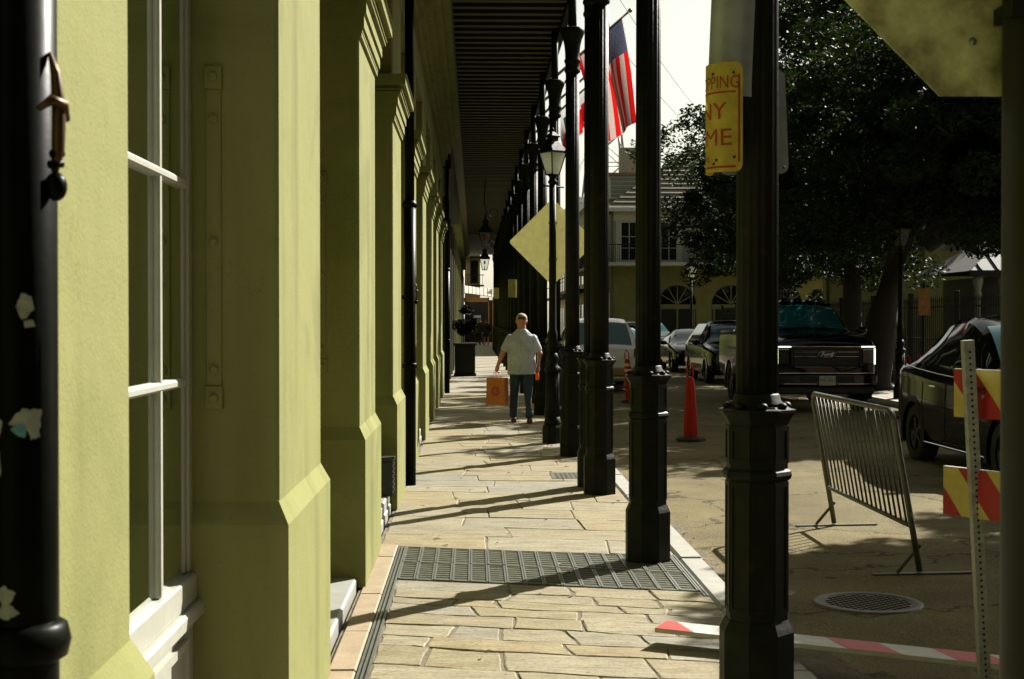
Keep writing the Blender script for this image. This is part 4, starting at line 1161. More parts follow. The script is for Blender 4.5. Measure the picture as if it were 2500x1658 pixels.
em = MB(); em.add([(.165*math.cos(i*2*math.pi/n), -.080, EZ+.066*math.sin(i*2*math.pi/n)) for i in range(n)]+[(.165*math.cos(i*2*math.pi/n), -.05, EZ+.066*math.sin(i*2*math.pi/n)) for i in range(n)],
    [tuple(range(n)), tuple(range(2*n-1, n-1, -1))]+[(i, (i+1) % n, n+(i+1) % n, n+i) for i in range(n)])
emo = em.build('emblem', mat('emblem_enamel', (.006, .009, .014), .3), trk)
MB().tube([(.156*math.cos(i*2*math.pi/32), -.081, EZ+.059*math.sin(i*2*math.pi/32)) for i in range(32)], .0035, 5, True).build('emblem_rim', m_chrome, emo)
vs, fs_ = text_geo('Ford', .115, shear=.35, bold=.001)
MB().add([(v.x, -.0835, EZ-.002+v.y) for v in vs], fs_).build('emblem_lettering', m_chrome, emo, fix=False)
for sx in (-1, 1):
    MB().bbox(min(sx*.68, sx*.93), max(sx*.68, sx*.93), -.035, .09, .90, 1.19, .02).build('headlight', mat('smoked_lens', (.02, .02, .018), .1, spec=.6), trk)
    MB().bbox(min(sx*.66, sx*.93), max(sx*.66, sx*.93), -.05, -.03, 1.21, 1.232, .008).build('light_bar', m_led, trk)
    if sx > 0: MB().bbox(.905, .935, -.048, -.025, .90, 1.19, .008).build('light_bar', m_led, trk)
    else: MB().bbox(-.935, -.905, -.048, -.025, .90, 1.19, .008).build('light_bar', m_led, trk)
bmp = MB().bbox(-.96, .96, -.12, .10, .50, .745, .035).build('bumper', m_black_car, trk)
MB().bbox(-.90, .90, -.13, -.10, .735, .755, .008).build('bumper_trim', m_chrome, bmp)
for sx in (-1, 1): MB().bbox(min(sx*.2, sx*.82), max(sx*.2, sx*.82), -.132, -.11, .545, .558, .005).build('bumper_trim', m_chrome, bmp)
MB().bbox(-.52, .52, -.131, -.10, .575, .70, .02).build('bumper_recess', m_rubber, bmp)
MB().bbox(-.90, .90, -.09, .06, .36, .495, .03).build('air_dam', m_rubber, bmp)
plt = MB().bbox(-.155, .155, -.148, -.138, .525, .695, .004).build('license_plate', mat('plate_white', (.36, .37, .27), .5, var=.1), trk)
for txt, sz, z in (('TEXAS', .034, .672), ('VVL·1811', .082, .612)):
    vs, fs_ = text_geo(txt, sz, bold=.0012)
    MB().add([(v.x*.92, -.150, z+v.y) for v in vs], fs_).build('lettering', m_ironm, plt, fix=False)
for i in range(5): MB().bbox(-.5+i*.25-.10, -.5+i*.25+.10, 2.36, 2.55, 2.05, 2.09, .015).build('roof_marker', m_black_car, trk)

# --- black coupe, right
suv = vehicle('black_car', 'glossy black coupe with sloping roof behind the striped barricade', 'car', (6.42, 13.75, ROADZ), 0,
    [(0, .72, .32, .62, .66, .60), (.15, .85, .26, .76, .80, .70), (.5, .93, .22, .90, .96, .78), (1.2, .95, .22, 1.0, 1.08, .80), (1.32, .95, .22, 1.02, 1.12, .78),
     (2.15, .95, .22, 1.07, 1.70, .70), (2.6, .95, .22, 1.09, 1.80, .68), (3.1, .95, .22, 1.11, 1.78, .67), (3.7, .95, .22, 1.15, 1.62, .66), (4.3, .94, .24, 1.19, 1.36, .66), (4.6, .90, .30, 1.19, 1.24, .64), (4.8, .80, .36, 1.08, 1.11, .66)],
    (1.32, 2.15), (3.7, 4.3), [(1.7, 2.6), (2.66, 3.45), (3.5, 3.95)], (.88, 3.85), m_black_car, m_teal, m_darkglass, .36, (1.62, 1.26), 'vehicles facing the camera across the road')
lamps(suv, .12, (-.62, .62), .72, (.28, .12, .10), m_lens)
for sx in (-1, 1):
    for y_ in (1.98, 3.0): MB().bbox(sx*.948-.006, sx*.948+.008, y_, y_+.2, .965, .985, .003).build('door_handle', m_chrome, suv)
    MB().bbox(min(sx*.93, sx*.955), max(sx*.93, sx*.955), 1.35, 3.4, .285, .30, .004).build('sill_trim', m_chrome, suv)
    MB().tube([(sx*.90, y_, z) for y_, z in ((1.5, 1.085), (2.2, 1.10), (3.0, 1.125), (3.8, 1.165), (4.25, 1.205))], .007, 6).build('belt_trim', m_chrome, suv)

for sx in (-1, 1):
    for y_ in (1.52, 2.63, 3.47):
        MB().tube([(sx*.951, y_, .40), (sx*.952, y_, .60), (sx*.952, y_, .80), (sx*.94, y_, 1.02)], .005, 5).build('door_seam', m_rubber, suv)
SUVST = [(0, .78, .34, .82, .86, .64), (.12, .88, .28, .92, .97, .74), (.6, .94, .26, 1.0, 1.06, .80), (1.2, .95, .26, 1.06, 1.13, .82), (1.3, .95, .26, 1.08, 1.17, .80),
         (1.95, .95, .26, 1.10, 1.66, .66), (2.3, .95, .26, 1.11, 1.74, .64), (3.9, .95, .26, 1.13, 1.73, .63), (4.35, .94, .28, 1.15, 1.62, .63), (4.7, .92, .32, 1.14, 1.2, .68), (4.78, .86, .38, 1.04, 1.08, .66)]
SEDST = [(0, .72, .32, .62, .66, .60), (.15, .84, .24, .72, .77, .70), (.6, .9, .22, .84, .90, .76), (1.25, .91, .22, .92, 1.0, .78), (1.35, .91, .22, .94, 1.03, .76),
         (2.1, .91, .22, .97, 1.38, .58), (2.5, .91, .22, .98, 1.45, .56), (3.2, .91, .22, .99, 1.43, .56), (3.9, .90, .22, 1.0, 1.12, .62), (4.6, .86, .3, .98, 1.04, .68), (4.75, .78, .38, .9, .94, .64)]
def facing(name, label, cat, loc, rz, st, paint, mz, wr=.34, sedan=False):
    v = vehicle(name, label, cat, loc, rz, st, (1.35 if sedan else 1.3, 2.1 if sedan else 1.95), (3.2, 3.9) if sedan else (4.35, 4.7), [(1.75, 2.55), (2.62, 3.35)] if sedan else [(1.7, 2.6), (2.68, 3.5), (3.58, 4.2)], (.85, 3.75), paint, m_teal, m_darkglass, wr, (1.6, mz), 'vehicles facing the camera across the road')
    z = st[1][3]-.12
    lamps(v, .1, (-.64, .64), z, (.26, .12, .10), m_lens)
    MB().bbox(-.4, .4, -.012, .05, z-.16, z+.04, .015).build('grille', m_rubber, v)
    MB().bbox(-.55, .55, -.008, .05, .36, .44, .012).build('air_intake', m_rubber, v)
    return v
facing('sport_utility', 'dark sport utility car parked behind the pickup', 'car', (7.35, 38.5, ROADZ), 0, SUVST, m_black_car, 1.15)
facing('sedan', 'dark sedan with pale windscreen behind the sport utility', 'car', (7.6, 47.5, ROADZ), 0, SEDST, m_black_car, 1.0, .32, True)
facing('sport_utility', 'far dark sport utility nose on between the grating column and the pair', 'car', (8.9, 65, ROADZ), R(18), SUVST, mat('dark_grey_paint', (.03, .032, .035), .25, coat=1), 1.15)
facing('sedan', 'small far pale car left of the distant sport utility', 'car', (6.4, 59, ROADZ), 0, SEDST, mat('silver_paint', (.3, .31, .32), .3, metal=.5, coat=.5), 1.0, .32, True)

# --- white minivan seen from behind, parked at the near kerb
m_whitecar = mat('white_car_paint', (.72, .72, .70), .28, var=.04, coat=1)
VAN = [(0, .78, .34, .80, .84, .62), (.15, .88, .26, .90, .95, .72), (.7, .96, .24, 1.02, 1.08, .80), (1.0, .97, .24, 1.06, 1.14, .80), (1.9, .98, .24, 1.10, 1.70, .68), (2.4, .98, .24, 1.10, 1.80, .66),
       (4.4, .98, .24, 1.12, 1.80, .66), (4.75, .97, .26, 1.12, 1.70, .68), (5.02, .95, .30, 1.12, 1.16, .80), (5.1, .90, .36, 1.02, 1.06, .78)]
van = vehicle('minivan', 'white minivan seen from behind at the near kerb', 'minivan', (3.12, 39.6, ROADZ), math.pi, VAN, (1.0, 1.9), (4.75, 5.02), [(1.6, 2.5), (2.6, 3.6), (3.7, 4.5)], (.9, 4.05), m_whitecar, m_teal, m_darkglass, .35, (1.4, 1.12))
for sx in (-1, 1): MB().bbox(sx*.84-.09, sx*.84+.09, 5.02, 5.10, .84, 1.08, .02).build('tail_light', m_tail, van)
MB().bbox(-.80, .80, 5.02, 5.16, .40, .62, .04).build('rear_bumper', mat('tan_bumper', (.28, .19, .06), .5), van)
MB().bbox(-.26, .26, 5.095, 5.125, .70, .84, .01).build('license_plate', MATS['plate_white'], van)

# ================================================================== PEOPLE
def fuse(b, name, m, parent, voxel=.010, smooth=3):
    me = bpy.data.meshes.new('tmp'); me.from_pydata(b.v, [], b.f)
    bm = bmesh.new(); bm.from_mesh(me); bmesh.ops.recalc_face_normals(bm, faces=bm.faces[:]); bm.to_mesh(me); bm.free()
    o = bpy.data.objects.new('tmp', me); COL.objects.link(o)
    r = o.modifiers.new('r', 'REMESH'); r.mode = 'VOXEL'; r.voxel_size = voxel
    s_ = o.modifiers.new('s', 'SMOOTH'); s_.iterations = smooth; s_.factor = .5
    dg = bpy.context.evaluated_depsgraph_get(); dg.update()
    m2 = bpy.data.meshes.new_from_object(o.evaluated_get(dg)); bpy.data.objects.remove(o)
    m2.name = name; m2.materials.clear(); m2.materials.append(m); m2.polygons.foreach_set('use_smooth', [True]*len(m2.polygons))
    q = bpy.data.objects.new(name, m2); COL.objects.link(q); q.parent = parent
    return q
def limb(b, pts, rs):
    b.tube(pts, rs, 12)
    for p, r in zip(pts, rs): b.ell(p, (r, r, r), 12, 8)
def loft(b, rings, n=24):
    vs = []; fs_ = []
    for (cx, cy, z, rx, ry) in rings:
        for i in range(n): a = 2*math.pi*i/n; vs.append((cx+rx*math.cos(a), cy+ry*math.sin(a), z))
    for k in range(len(rings)-1):
        for i in range(n): j = (i+1) % n; fs_.append((k*n+i, k*n+j, (k+1)*n+j, (k+1)*n+i))
    fs_.append(tuple(reversed(range(n)))); fs_.append(tuple((len(rings)-1)*n+i for i in range(n)))
    b.add(vs, fs_)
def hand(b, w, d, curl, sx, s=1.0):
    """palm along d from wrist w, four unequal curled fingers and a thumb on the side"""
    w = Vector(w); d = Vector(d).normalized(); sd = Vector((0, 1, 0)); sd = (sd-d*sd.dot(d)).normalized(); nn = d.cross(sd)*sx
    limb(b, [w, w+d*.045*s, w+d*.085*s], [.027*s, .036*s, .036*s])
    for i, L in enumerate((.072, .082, .077, .06)):
        o_ = w+d*.085*s+sd*(.030-.020*i)*s
        k1 = o_+d*L*.5*s+nn*curl*.35*L*s; k2 = k1+d*L*.25*(1-curl)*s+nn*curl*.55*L*s; k3 = k2-d*L*.25*curl*s+nn*.12*L*s
        limb(b, [o_, k1, k2, k3], [.0105*s, .010*s, .0095*s, .008*s])
    o_ = w+d*.035*s+sd*.032*s
    limb(b, [o_, o_+d*.035*s+sd*.025*s+nn*.015, o_+d*.068*s+sd*.018*s+nn*.03], [.013*s, .0115*s, .009*s])
def person(label, loc, rz, shirt_m, pants_m, cap_m=None, hair_m=None, skirt=False, arms=None, stout=1.0, long_sleeve=False, vox=.010, s=1.0, grp='people on the pavement'):
    t = thing('person', label, 'person', loc, rz, grp); t.scale = (s, s, s)
    A = arms or {'L': ((-.225, 0, 1.44), (-.29, -.03, 1.16), (-.29, .05, .92)), 'R': ((.225, 0, 1.44), (.29, -.03, 1.16), (.29, .06, .92))}
    kx = stout
    body = MB()
    limb(body, [(-.10, .0, .90), (-.105, .09, .50), (-.115, .10, .10)], [.085, .058, .042]); limb(body, [(.10, 0, .90), (.115, -.02, .50), (.12, -.17, .10)], [.085, .058, .042])
    loft(body, [(0, 0, .85, .17*kx, .12*kx), (0, .01, 1.0, .18*kx, .135*kx), (0, .015, 1.15, .18*kx, .14*kx), (0, 0, 1.3, .185, .12), (0, 0, 1.44, .17, .09), (0, 0, 1.5, .07, .06)])
    limb(body, [(0, -.005, 1.46), (0, .0, 1.60)], [.075, .072])
    body.ell((0, .02, 1.672), (.086, .103, .122), 18, 12); body.ell((0, .105, 1.66), (.014, .022, .022), 8, 6)
    for sx in (-1, 1): body.ell((sx*.088, .01, 1.665), (.013, .024, .032), 8, 6)
    body.ell((0, .08, 1.60), (.045, .04, .03), 10, 6)
    for k, sx in (('L', -1), ('R', 1)):
        a, e, w = A[k]; limb(body, [a, e, w], [.058, .046, .030]); hand(body, w, Vector(w)-Vector(e)+Vector((0, 0, -.1)), .7, -sx)
    fuse(body, 'body', m_skin, t, vox*.72, 2)
    sh = MB()
    loft(sh, [(0, 0, .80, .205*kx, .150*kx), (0, 0, .86, .21*kx, .155*kx), (0, .005, .96, .206*kx, .158*kx), (0, .01, 1.1, .208*kx, .162*kx), (0, .005, 1.25, .212*kx, .150*kx), (0, 0, 1.36, .225, .14), (0, -.005, 1.43, .20, .115), (0, -.005, 1.49, .13, .09), (0, -.005, 1.545, .078, .078)])
    for k in 'LR':
        a, e, w = [Vector(q) for q in A[k]]
        if long_sleeve: limb(sh, [a, e, e*.1+w*.9], [.078, .062, .045])
        else: limb(sh, [a, a*.3+e*.7], [.073, .070])
    sh.f and fuse(sh, 'shirt', shirt_m, t, vox, 2)
    pn = MB()
    if skirt: loft(pn, [(0, 0, .62, .2, .16), (0, 0, .9, .19, .14), (0, 0, .95, .18, .13)])
    else:
        limb(pn, [(-.098, .0, .86), (-.112, .085, .50), (-.128, .10, .13)], [.103, .076, .066]); limb(pn, [(.098, 0, .86), (.108, -.02, .50), (.108, -.165, .13)], [.103, .076, .066])
        loft(pn, [(0, 0, .78, .18*kx, .13*kx), (0, 0, .95, .185*kx, .14*kx)])
    fuse(pn, 'trousers' if not skirt else 'skirt', pants_m, t, vox, 2)
    for x, y_, ry in ((-.118, .13, 0), (.122, -.135, 0)):
        f = MB(); f.ell((x, y_-.05, .045), (.045, .06, .045)); f.ell((x, y_+.05, .035), (.047, .11, .035)); f.box(x-.04, x+.04, y_-.10, y_+.15, .0, .022)
        fuse(f, 'shoe', mat('brown_shoe', (.06, .03, .02), .5), t, vox, 2)
    if cap_m:
        c = MB(); c.ell((0, .015, 1.715), (.095, .113, .09), 20, 12)
        c.v = [(v[0], v[1], max(v[2], 1.70)) for v in c.v]; cp = c.build('cap', cap_m, t, ang=40)
        MB().prism([(.075*math.cos(R(a)), .10+.095*math.sin(R(a))) for a in range(0, 181, 15)], 'z', 1.705, 1.713).build('brim', cap_m, cp)
        bb = MB(); n = 9
        for i in range(n-1):
            a0, a1 = R(-130+80*i/(n-1)), R(-130+80*(i+1)/(n-1))
            bb.add([(.097*math.cos(a0), .015+.115*math.sin(a0), 1.702), (.097*math.cos(a1), .015+.115*math.sin(a1), 1.702), (.0925*math.cos(a1), .015+.110*math.sin(a1), 1.748), (.0925*math.cos(a0), .015+.110*math.sin(a0), 1.748)], [(0, 1, 2, 3)])
        bb.build('cap_opening', hair_m, cp, fix=False)
    elif hair_m:
        h_ = MB(); h_.ell((0, .005, 1.70), (.088, .105, .105), 16, 10); fuse(h_, 'hair', hair_m, t, vox, 2)
    return t
MX, MY = .785, 23.4
m_shirt = translucent('heather_grey_shirt', (.62, .67, .72), .4, .22, 9, bump=.9, bs=11, bdist=.03)
m_jean = mat('dark_jeans', (.022, .045, .068), .85, var=.35, vs=12, bump=.6, bs=10, bdist=.02)
m_cap = mat('khaki_cap', (.34, .27, .15), .8, var=.15)
m_hair = mat('brown_hair', (.06, .035, .02), .7)
man = person('man in grey polo shirt, jeans and khaki cap walking away with a paper bag', (MX, MY, 0), R(3), m_shirt, m_jean, m_cap, m_hair,
    arms={'L': ((-.190, 0, 1.385), (-.315, -.04, 1.15), (-.385, .02, .955)), 'R': ((.190, 0, 1.385), (.295, -.06, 1.14), (.275, .03, .93))}, stout=1.13)
# paper bag
bg_ = thing('paper_bag', 'brown paper carrier bag with red ring print held by the man', 'bag', (MX-.40, MY-.02, .30), R(-24))
m_kraft = mat('kraft_paper', (.50, .16, .03), .75, var=.15, vs=8, bump=.3, bs=6, bdist=.02)
w2, dd2, h2 = .165, .085, .44
b = MB(); b.add([(-w2, -dd2, 0), (w2, -dd2, 0), (w2, dd2, 0), (-w2, dd2, 0), (-w2+.004, -dd2+.01, h2), (w2-.004, -dd2+.01, h2), (w2-.004, dd2-.01, h2), (-w2+.004, dd2-.01, h2), (w2-.03, 0, h2), (-w2+.03, 0, h2), (w2-.004, 0, .12), (-w2+.004, 0, .12)],
    [(0, 3, 2, 1), (0, 1, 5, 4), (2, 3, 7, 6), (1, 10, 8, 5), (1, 2, 10), (2, 6, 8, 10), (0, 4, 9, 11), (0, 11, 3), (3, 11, 9, 7)])
b.build('bag_body', m_kraft, bg_, fix=True)
def ring(b, r0, r1, z, n=28):
    vs = [(r*math.cos(i*2*math.pi/n), -dd2+.01*(z+r*math.sin(i*2*math.pi/n))/h2-.002, z+r*math.sin(i*2*math.pi/n)) for r in (r0, r1) for i in range(n)]
    b.add(vs, [(i, (i+1) % n, n+(i+1) % n, n+i) for i in range(n)])
b = MB(); ring(b, .042, .076, .225); b.build('ring_print', mat('print_red', (.42, .03, .015), .6), bg_, fix=False)
b = MB(); ring(b, .018, .030, .225); b.build('ring_print', MATS['print_red'], bg_, fix=False)
hw = Vector((-.03, 0, .555))
for y_ in (-dd2+.012, dd2-.012):
    MB().tube([(-.055, y_, h2-.03), (-.05, y_*.9, h2+.02), (hw.x-.02, y_*.3, hw.z-.02), (hw.x, 0, hw.z), (hw.x+.02, y_*.3, hw.z-.02), (.03, y_*.9, h2+.02), (.045, y_, h2-.03)], .004, 6).build('handle', m_kraft, bg_)
bo2 = thing('drink_bottle', 'small bottle of orange drink in the right hand of the man', 'bottle', (MX+.262, MY+.05, .70), 0)
MB().lathe([(.026, 0), (.03, .01), (.03, .09), (.026, .11), (.014, .135), (.012, .15)], 16).build('bottle_body', translucent('orange_juice', (.85, .28, .02), .5), bo2)
MB().lathe([(.015, .15), (.015, .175)], 12).build('bottle_cap', m_white, bo2)
m_dk1 = mat('dark_green_jacket', (.02, .028, .02), .8); m_dk2 = mat('black_coat', (.012, .012, .012), .8)
person('far walker in dark green jacket and dark trousers on the sunlit pavement', (.30, 97, 0), 0, m_dk1, mat('black_trousers', (.012, .012, .012), .8), None, mat('grey_hair', (.3, .25, .2), .7), long_sleeve=True, vox=.02)
person('far walker in a black coat with bare legs beside another walker', (.84, 96, 0), 0, m_dk2, m_dk2, None, m_hair, skirt=True, long_sleeve=True, vox=.02, s=.98)
person('farthest walker half hidden behind the green jacket', (.52, 101, 0), 0, m_dk2, MATS['black_trousers'], None, m_hair, long_sleeve=True, vox=.02, s=1.02)
# ================================================================== TREES
def leaf_mesh(name, clumps, nper, L, Wd, m, parent, off, flat=.35):
    """leaf-sized folded blades scattered in clumps; clumps = [(centre, radius)]"""
    C = np.array([c[0] for c in clumps]); rad = np.array([c[1] for c in clumps]); n = len(clumps)*nper
    idx = np.repeat(np.arange(len(clumps)), nper)
    p = RNG.normal(size=(n, 3)); p /= np.linalg.norm(p, axis=1)[:, None]
    p = C[idx]+p*(rad[idx]*RNG.uniform(.35, 1.0, n)**.7)[:, None]*np.array([1, 1, .75])
    d = RNG.normal(size=(n, 3)); d[:, 2] = d[:, 2]*.6-.15; d /= np.linalg.norm(d, axis=1)[:, None]
    u = RNG.normal(size=(n, 3)); u[:, 2] += .8; s_ = np.cross(d, u); s_ /= np.linalg.norm(s_, axis=1)[:, None]
    nn = np.cross(s_, d)
    ln = L*RNG.uniform(.65, 1.2, n)[:, None]; wd = Wd*RNG.uniform(.7, 1.2, n)[:, None]
    a = p-d*ln/2; b = p+d*ln/2; c1 = p+s_*wd/2+nn*wd*.25; c2 = p-s_*wd/2+nn*wd*.25
    V = np.empty((n*4, 3)); V[0::4] = a; V[1::4] = c1; V[2::4] = b; V[3::4] = c2
    V -= np.array(off)
    base = np.arange(n)*4
    F = np.empty((n*2, 3), int); F[0::2] = np.stack([base, base+1, base+2], 1); F[1::2] = np.stack([base, base+2, base+3], 1)
    me = bpy.data.meshes.new(name)
    me.vertices.add(len(V)); me.vertices.foreach_set('co', V.ravel())
    me.loops.add(len(F)*3); me.loops.foreach_set('vertex_index', F.ravel().astype(np.int32))
    me.polygons.add(len(F)); me.polygons.foreach_set('loop_start', (np.arange(len(F))*3).astype(np.int32)); me.polygons.foreach_set('loop_total', np.full(len(F), 3, np.int32))
    me.materials.append(m); me.update(calc_edges=True)
    o = bpy.data.objects.new(name, me); COL.objects.link(o); o.parent = parent
    return o
def clump_set(c, r, n, cr, bias=.55, zmin=None):
    out = []
    while len(out) < n:
        q = RNG.normal(size=3); q /= np.linalg.norm(q); k = RNG.uniform(bias, 1.0)**.6
        # lumpy outline
        lump = 1+.16*math.sin(q[0]*5+c[0])*math.cos(q[1]*4+c[1])+.12*math.sin(q[2]*7+c[2])
        z = c[2]+q[2]*r[2]*k*lump
        if zmin and z < zmin: continue
        out.append(((c[0]+q[0]*r[0]*k*lump, c[1]+q[1]*r[1]*k*lump, z), cr*RNG.uniform(.6, 1.25)))
    return out
def tree(name, label, base, c, r, n, per, L, Wd, m, tr, cr=.62, bias=.5, lean=(0, 0), zmin=None, fill=0, lobes=()):
    t = thing(name, label, 'tree', base, 0, 'trees across the road')
    cl = clump_set(c, r, n, cr, bias, zmin)
    if fill: cl += clump_set(c, (r[0]*.6, r[1]*.6, r[2]*.6), fill, cr*1.1, .1)
    for lc, lr, ln_ in lobes: cl += clump_set(lc, lr, ln_, cr, .2)
    leaf_mesh('crown', cl, per, L, Wd, m, t, base)
    b = MB(); z0_ = base[2]; H = c[2]-z0_
    pts = [(0, 0, -.1), (.02, 0, .25), (lean[0]*.3, lean[1]*.3, H*.3), (lean[0]*.7, lean[1]*.7, H*.65), (c[0]-base[0], c[1]-base[1], H)]
    b.tube(pts, [tr*1.6, tr*1.1, tr*.9, tr*.75, tr*.45], 12); b.build('trunk', m_bark, t)
    for i in range(9):
        q = cl[i*len(cl)//9][0]; e = Vector(q)-Vector(base); f = .5+.08*(i % 4)
        s0 = Vector(pts[2]).lerp(Vector(pts[4]), f*.8); mid = s0.lerp(e, .5)+Vector((0, 0, .4))
        MB().tube([s0, mid, e], [tr*.4, tr*.22, .03], 7).build('limb', m_bark, t)
    return t
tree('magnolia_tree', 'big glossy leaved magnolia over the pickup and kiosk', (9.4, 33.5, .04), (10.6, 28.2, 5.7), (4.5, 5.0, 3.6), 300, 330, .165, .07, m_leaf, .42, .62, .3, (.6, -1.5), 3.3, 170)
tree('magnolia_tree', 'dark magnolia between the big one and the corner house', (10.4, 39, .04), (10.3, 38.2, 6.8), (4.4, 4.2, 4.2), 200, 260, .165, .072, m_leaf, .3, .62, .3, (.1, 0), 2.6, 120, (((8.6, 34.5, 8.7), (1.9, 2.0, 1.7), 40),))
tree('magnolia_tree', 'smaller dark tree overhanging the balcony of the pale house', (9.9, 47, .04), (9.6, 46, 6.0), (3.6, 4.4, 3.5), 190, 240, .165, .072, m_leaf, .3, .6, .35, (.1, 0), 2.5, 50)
tree('park_tree', 'dark park tree behind the kiosk roof', (23, 53, -.1), (22.5, 53, 7.8), (6.5, 6, 5.6), 150, 150, .28, .12, m_leaf2, .4, .9, .35, (0, 0), 3.0, 60)
tree('park_tree', 'dark park tree behind the magnolia trunk', (15, 58, -.1), (15, 57, 7.5), (5.5, 5, 5), 120, 140, .30, .13, m_leaf2, .4, .9, .35, (0, 0), 2.5, 50)
tree('park_tree', 'dark park tree far behind at the right edge', (27, 60, -.1), (27, 60, 9), (8, 6, 7), 130, 160, .36, .16, m_leaf2, .4, 1.2, .35, (0, 0), 2.4, 70)
tree('unseen_shade_tree', 'street tree outside the picture whose shade falls on the near road', (12.3, 15.5, .04), (12.2, 15.2, 7.2), (3.7, 3.7, 3.0), 130, 230, .22, .095, m_leaf, .26, .62, .2, (0, 0), 3.6, 60,
     (((9.1, 15.2, 6.2), (1.5, 1.5, 1.1), 26), ((8.9, 12.3, 6.2), (1.3, 1.5, 1.0), 22), ((10.6, 17.5, 6.6), (1.6, 1.2, 1.1), 18), ((7.95, 13.6, 5.7), (.8, 1.0, .7), 26), ((8.0, 15.1, 5.7), (.8, .8, .6), 22), ((7.85, 11.9, 5.7), (.8, 1.2, .7), 28), ((9.6, 11.5, 6.3), (1.3, 1.6, .9), 26), ((9.8, 13.2, 6.5), (1.5, 1.4, .9), 26), ((8.9, 13.6, 6.0), (1.2, 1.0, .8), 22)))

for i, (x, yy) in enumerate(((8.9, -3.5), (8.6, -13.5), (9.2, -24))):  # leafy crowns added out of view to cut the sky fill
    tree('unseen_shade_tree', ('first', 'second', 'third')[i]+' unseen tree added behind the camera to block sky light', (9.6, yy, .04), (x, yy, 8.2), (5.2, 5.0, 3.0), 110, 90, .34, .15, m_leaf2, .3, 1.0, .3, (0, 0), 4.5, 30)
# shrub in the planter
cl = clump_set((-.27, 43.3, 1.55), (.26, .26, .55), 26, .16, .3)
leaf_mesh('shrub', cl, 90, .09, .05, mat('clipped_dark_leaf', (.005, .009, .003), .6, var=.5, spec=.1), pt, (-.27, 43.3, 0))

# ================================================================== IRON FENCE OF THE PARK
fn = thing('iron_fence', 'black iron picket fence along the park behind the parked cars', 'fence', (11.5, 44, 0))
pk_m = None
for i in range(280):
    yy = 23+i*.152
    if pk_m is None:
        pk_m = MB().box(-.011, .011, -.011, .011, .35, 2.15).add([(-.02, -.02, 2.15), (.02, -.02, 2.15), (.02, .02, 2.15), (-.02, .02, 2.15), (0, 0, 2.30)], [(0, 1, 4), (1, 2, 4), (2, 3, 4), (3, 0, 4), (3, 2, 1, 0)]).build('picket', m_ironm, fn)
        pk_m.location = (0, yy-44, 0)
    else:
        o = pk_m.copy(); COL.objects.link(o); o.location = (0, yy-44, 0)
for z in (.5, 1.2, 2.0): MB().box(11.48, 11.52, 22.9, 65.7, z, z+.04).build('rail', m_ironm, fn, (11.5, 44, 0))
for i in range(13):
    yy = 22.9+i*3.55
    MB().bbox(11.44, 11.56, yy, yy+.12, 0, 2.4, .01).build('post', m_ironm, fn, (11.5, 44, 0))
MB().box(11.38, 11.62, 22.8, 65.8, -.1, .34).build('plinth_wall', mat('dark_granite', (.08, .08, .06), .8), fn, (11.5, 44, 0))

# ================================================================== KIOSK
ks = thing('park_kiosk', 'small dark kiosk with grey hipped metal roof in the park', 'kiosk', (16.2, 41, 0)); KO = (16.2, 41, 0)
MB().box(14.3, 18.2, 39.4, 43, -.1, 2.9).build('wall', mat('kiosk_green', (.02, .022, .014), .6), ks, KO)
rf = MB().add([(13.6, 38.6, 3.05), (18.9, 38.6, 3.05), (18.9, 43.7, 3.05), (13.6, 43.7, 3.05), (15.7, 41.1, 4.45), (16.8, 41.1, 4.45)], [(0, 1, 5, 4), (1, 2, 5), (2, 3, 4, 5), (3, 0, 4), (3, 2, 1, 0)]).build('roof', mat('zinc_roof', (.07, .07, .065), .7, metal=.1, var=.2), ks, KO)
for i in range(11):
    x = 13.9+i*.47; k = min(1, (x-13.6)/2.1, (18.9-x)/2.1)
    MB().obox((x, 38.6, 3.07), (x, 38.6+2.5*k, 3.07+1.4*k), .03, .05).build('seam', m_ironm, rf, KO)
MB().box(13.55, 18.95, 38.5, 38.62, 2.9, 3.06).build('gutter', m_ironm, ks, KO)
for x in (13.85, 14.55):
    MB().lathe([(.12, -.1), (.09, .1), (.085, 2.3), (.11, 2.35), (.11, 2.42), (.08, 2.5), (.14, 2.75), (.14, 2.9)], 16, (x-16.2, 38.75-41, 0)).build('column', mat('pale_column', (.22, .23, .18), .6), ks)
m_olw = mat('park_wall_olive', (.17, .16, .045), .9, var=.25)
pw = thing('park_wall', 'dim olive wall behind the park fence', 'wall', (20, 51, 0))
MB().box(12.6, 40, 50.6, 51, -.1, 4.2).build('wall_panel', m_olw, pw, (20, 51, 0))
for i in range(8): MB().bbox(12.7+i*3.4, 13.3+i*3.4, 50.4, 50.599, -.1, 4.3, .02).build('buttress', m_olw, pw, (20, 51, 0))
fb = thing('background_terrace', 'long dark terrace closing the view behind the park trees', 'building', (40, 92, 0))
MB().box(19, 70, 90, 100, -.1, 13).build('wall', m_wall2, fb, (40, 92, 0))
for i in range(12):
    for z in (1.2, 5.4, 9.3): MB().box(20.5+i*4, 22+i*4, 89.95, 90.05, z, z+2.4).build('window', m_darkglass, fb, (40, 92, 0))
post = thing('street_sign', 'orange poster on a thin post in the shade of the magnolia', 'sign', (9.25, 29.0, .04))
MB().box(-.12, .12, -.01, 0, 1.75, 2.3).build('poster', mat('orange_print', (.36, .17, .03), .6, var=.4, vs=9), post)
MB().tube([(0, .03, 0), (0, .03, 2.4)], .025, 8).build('post', m_ironm, post)

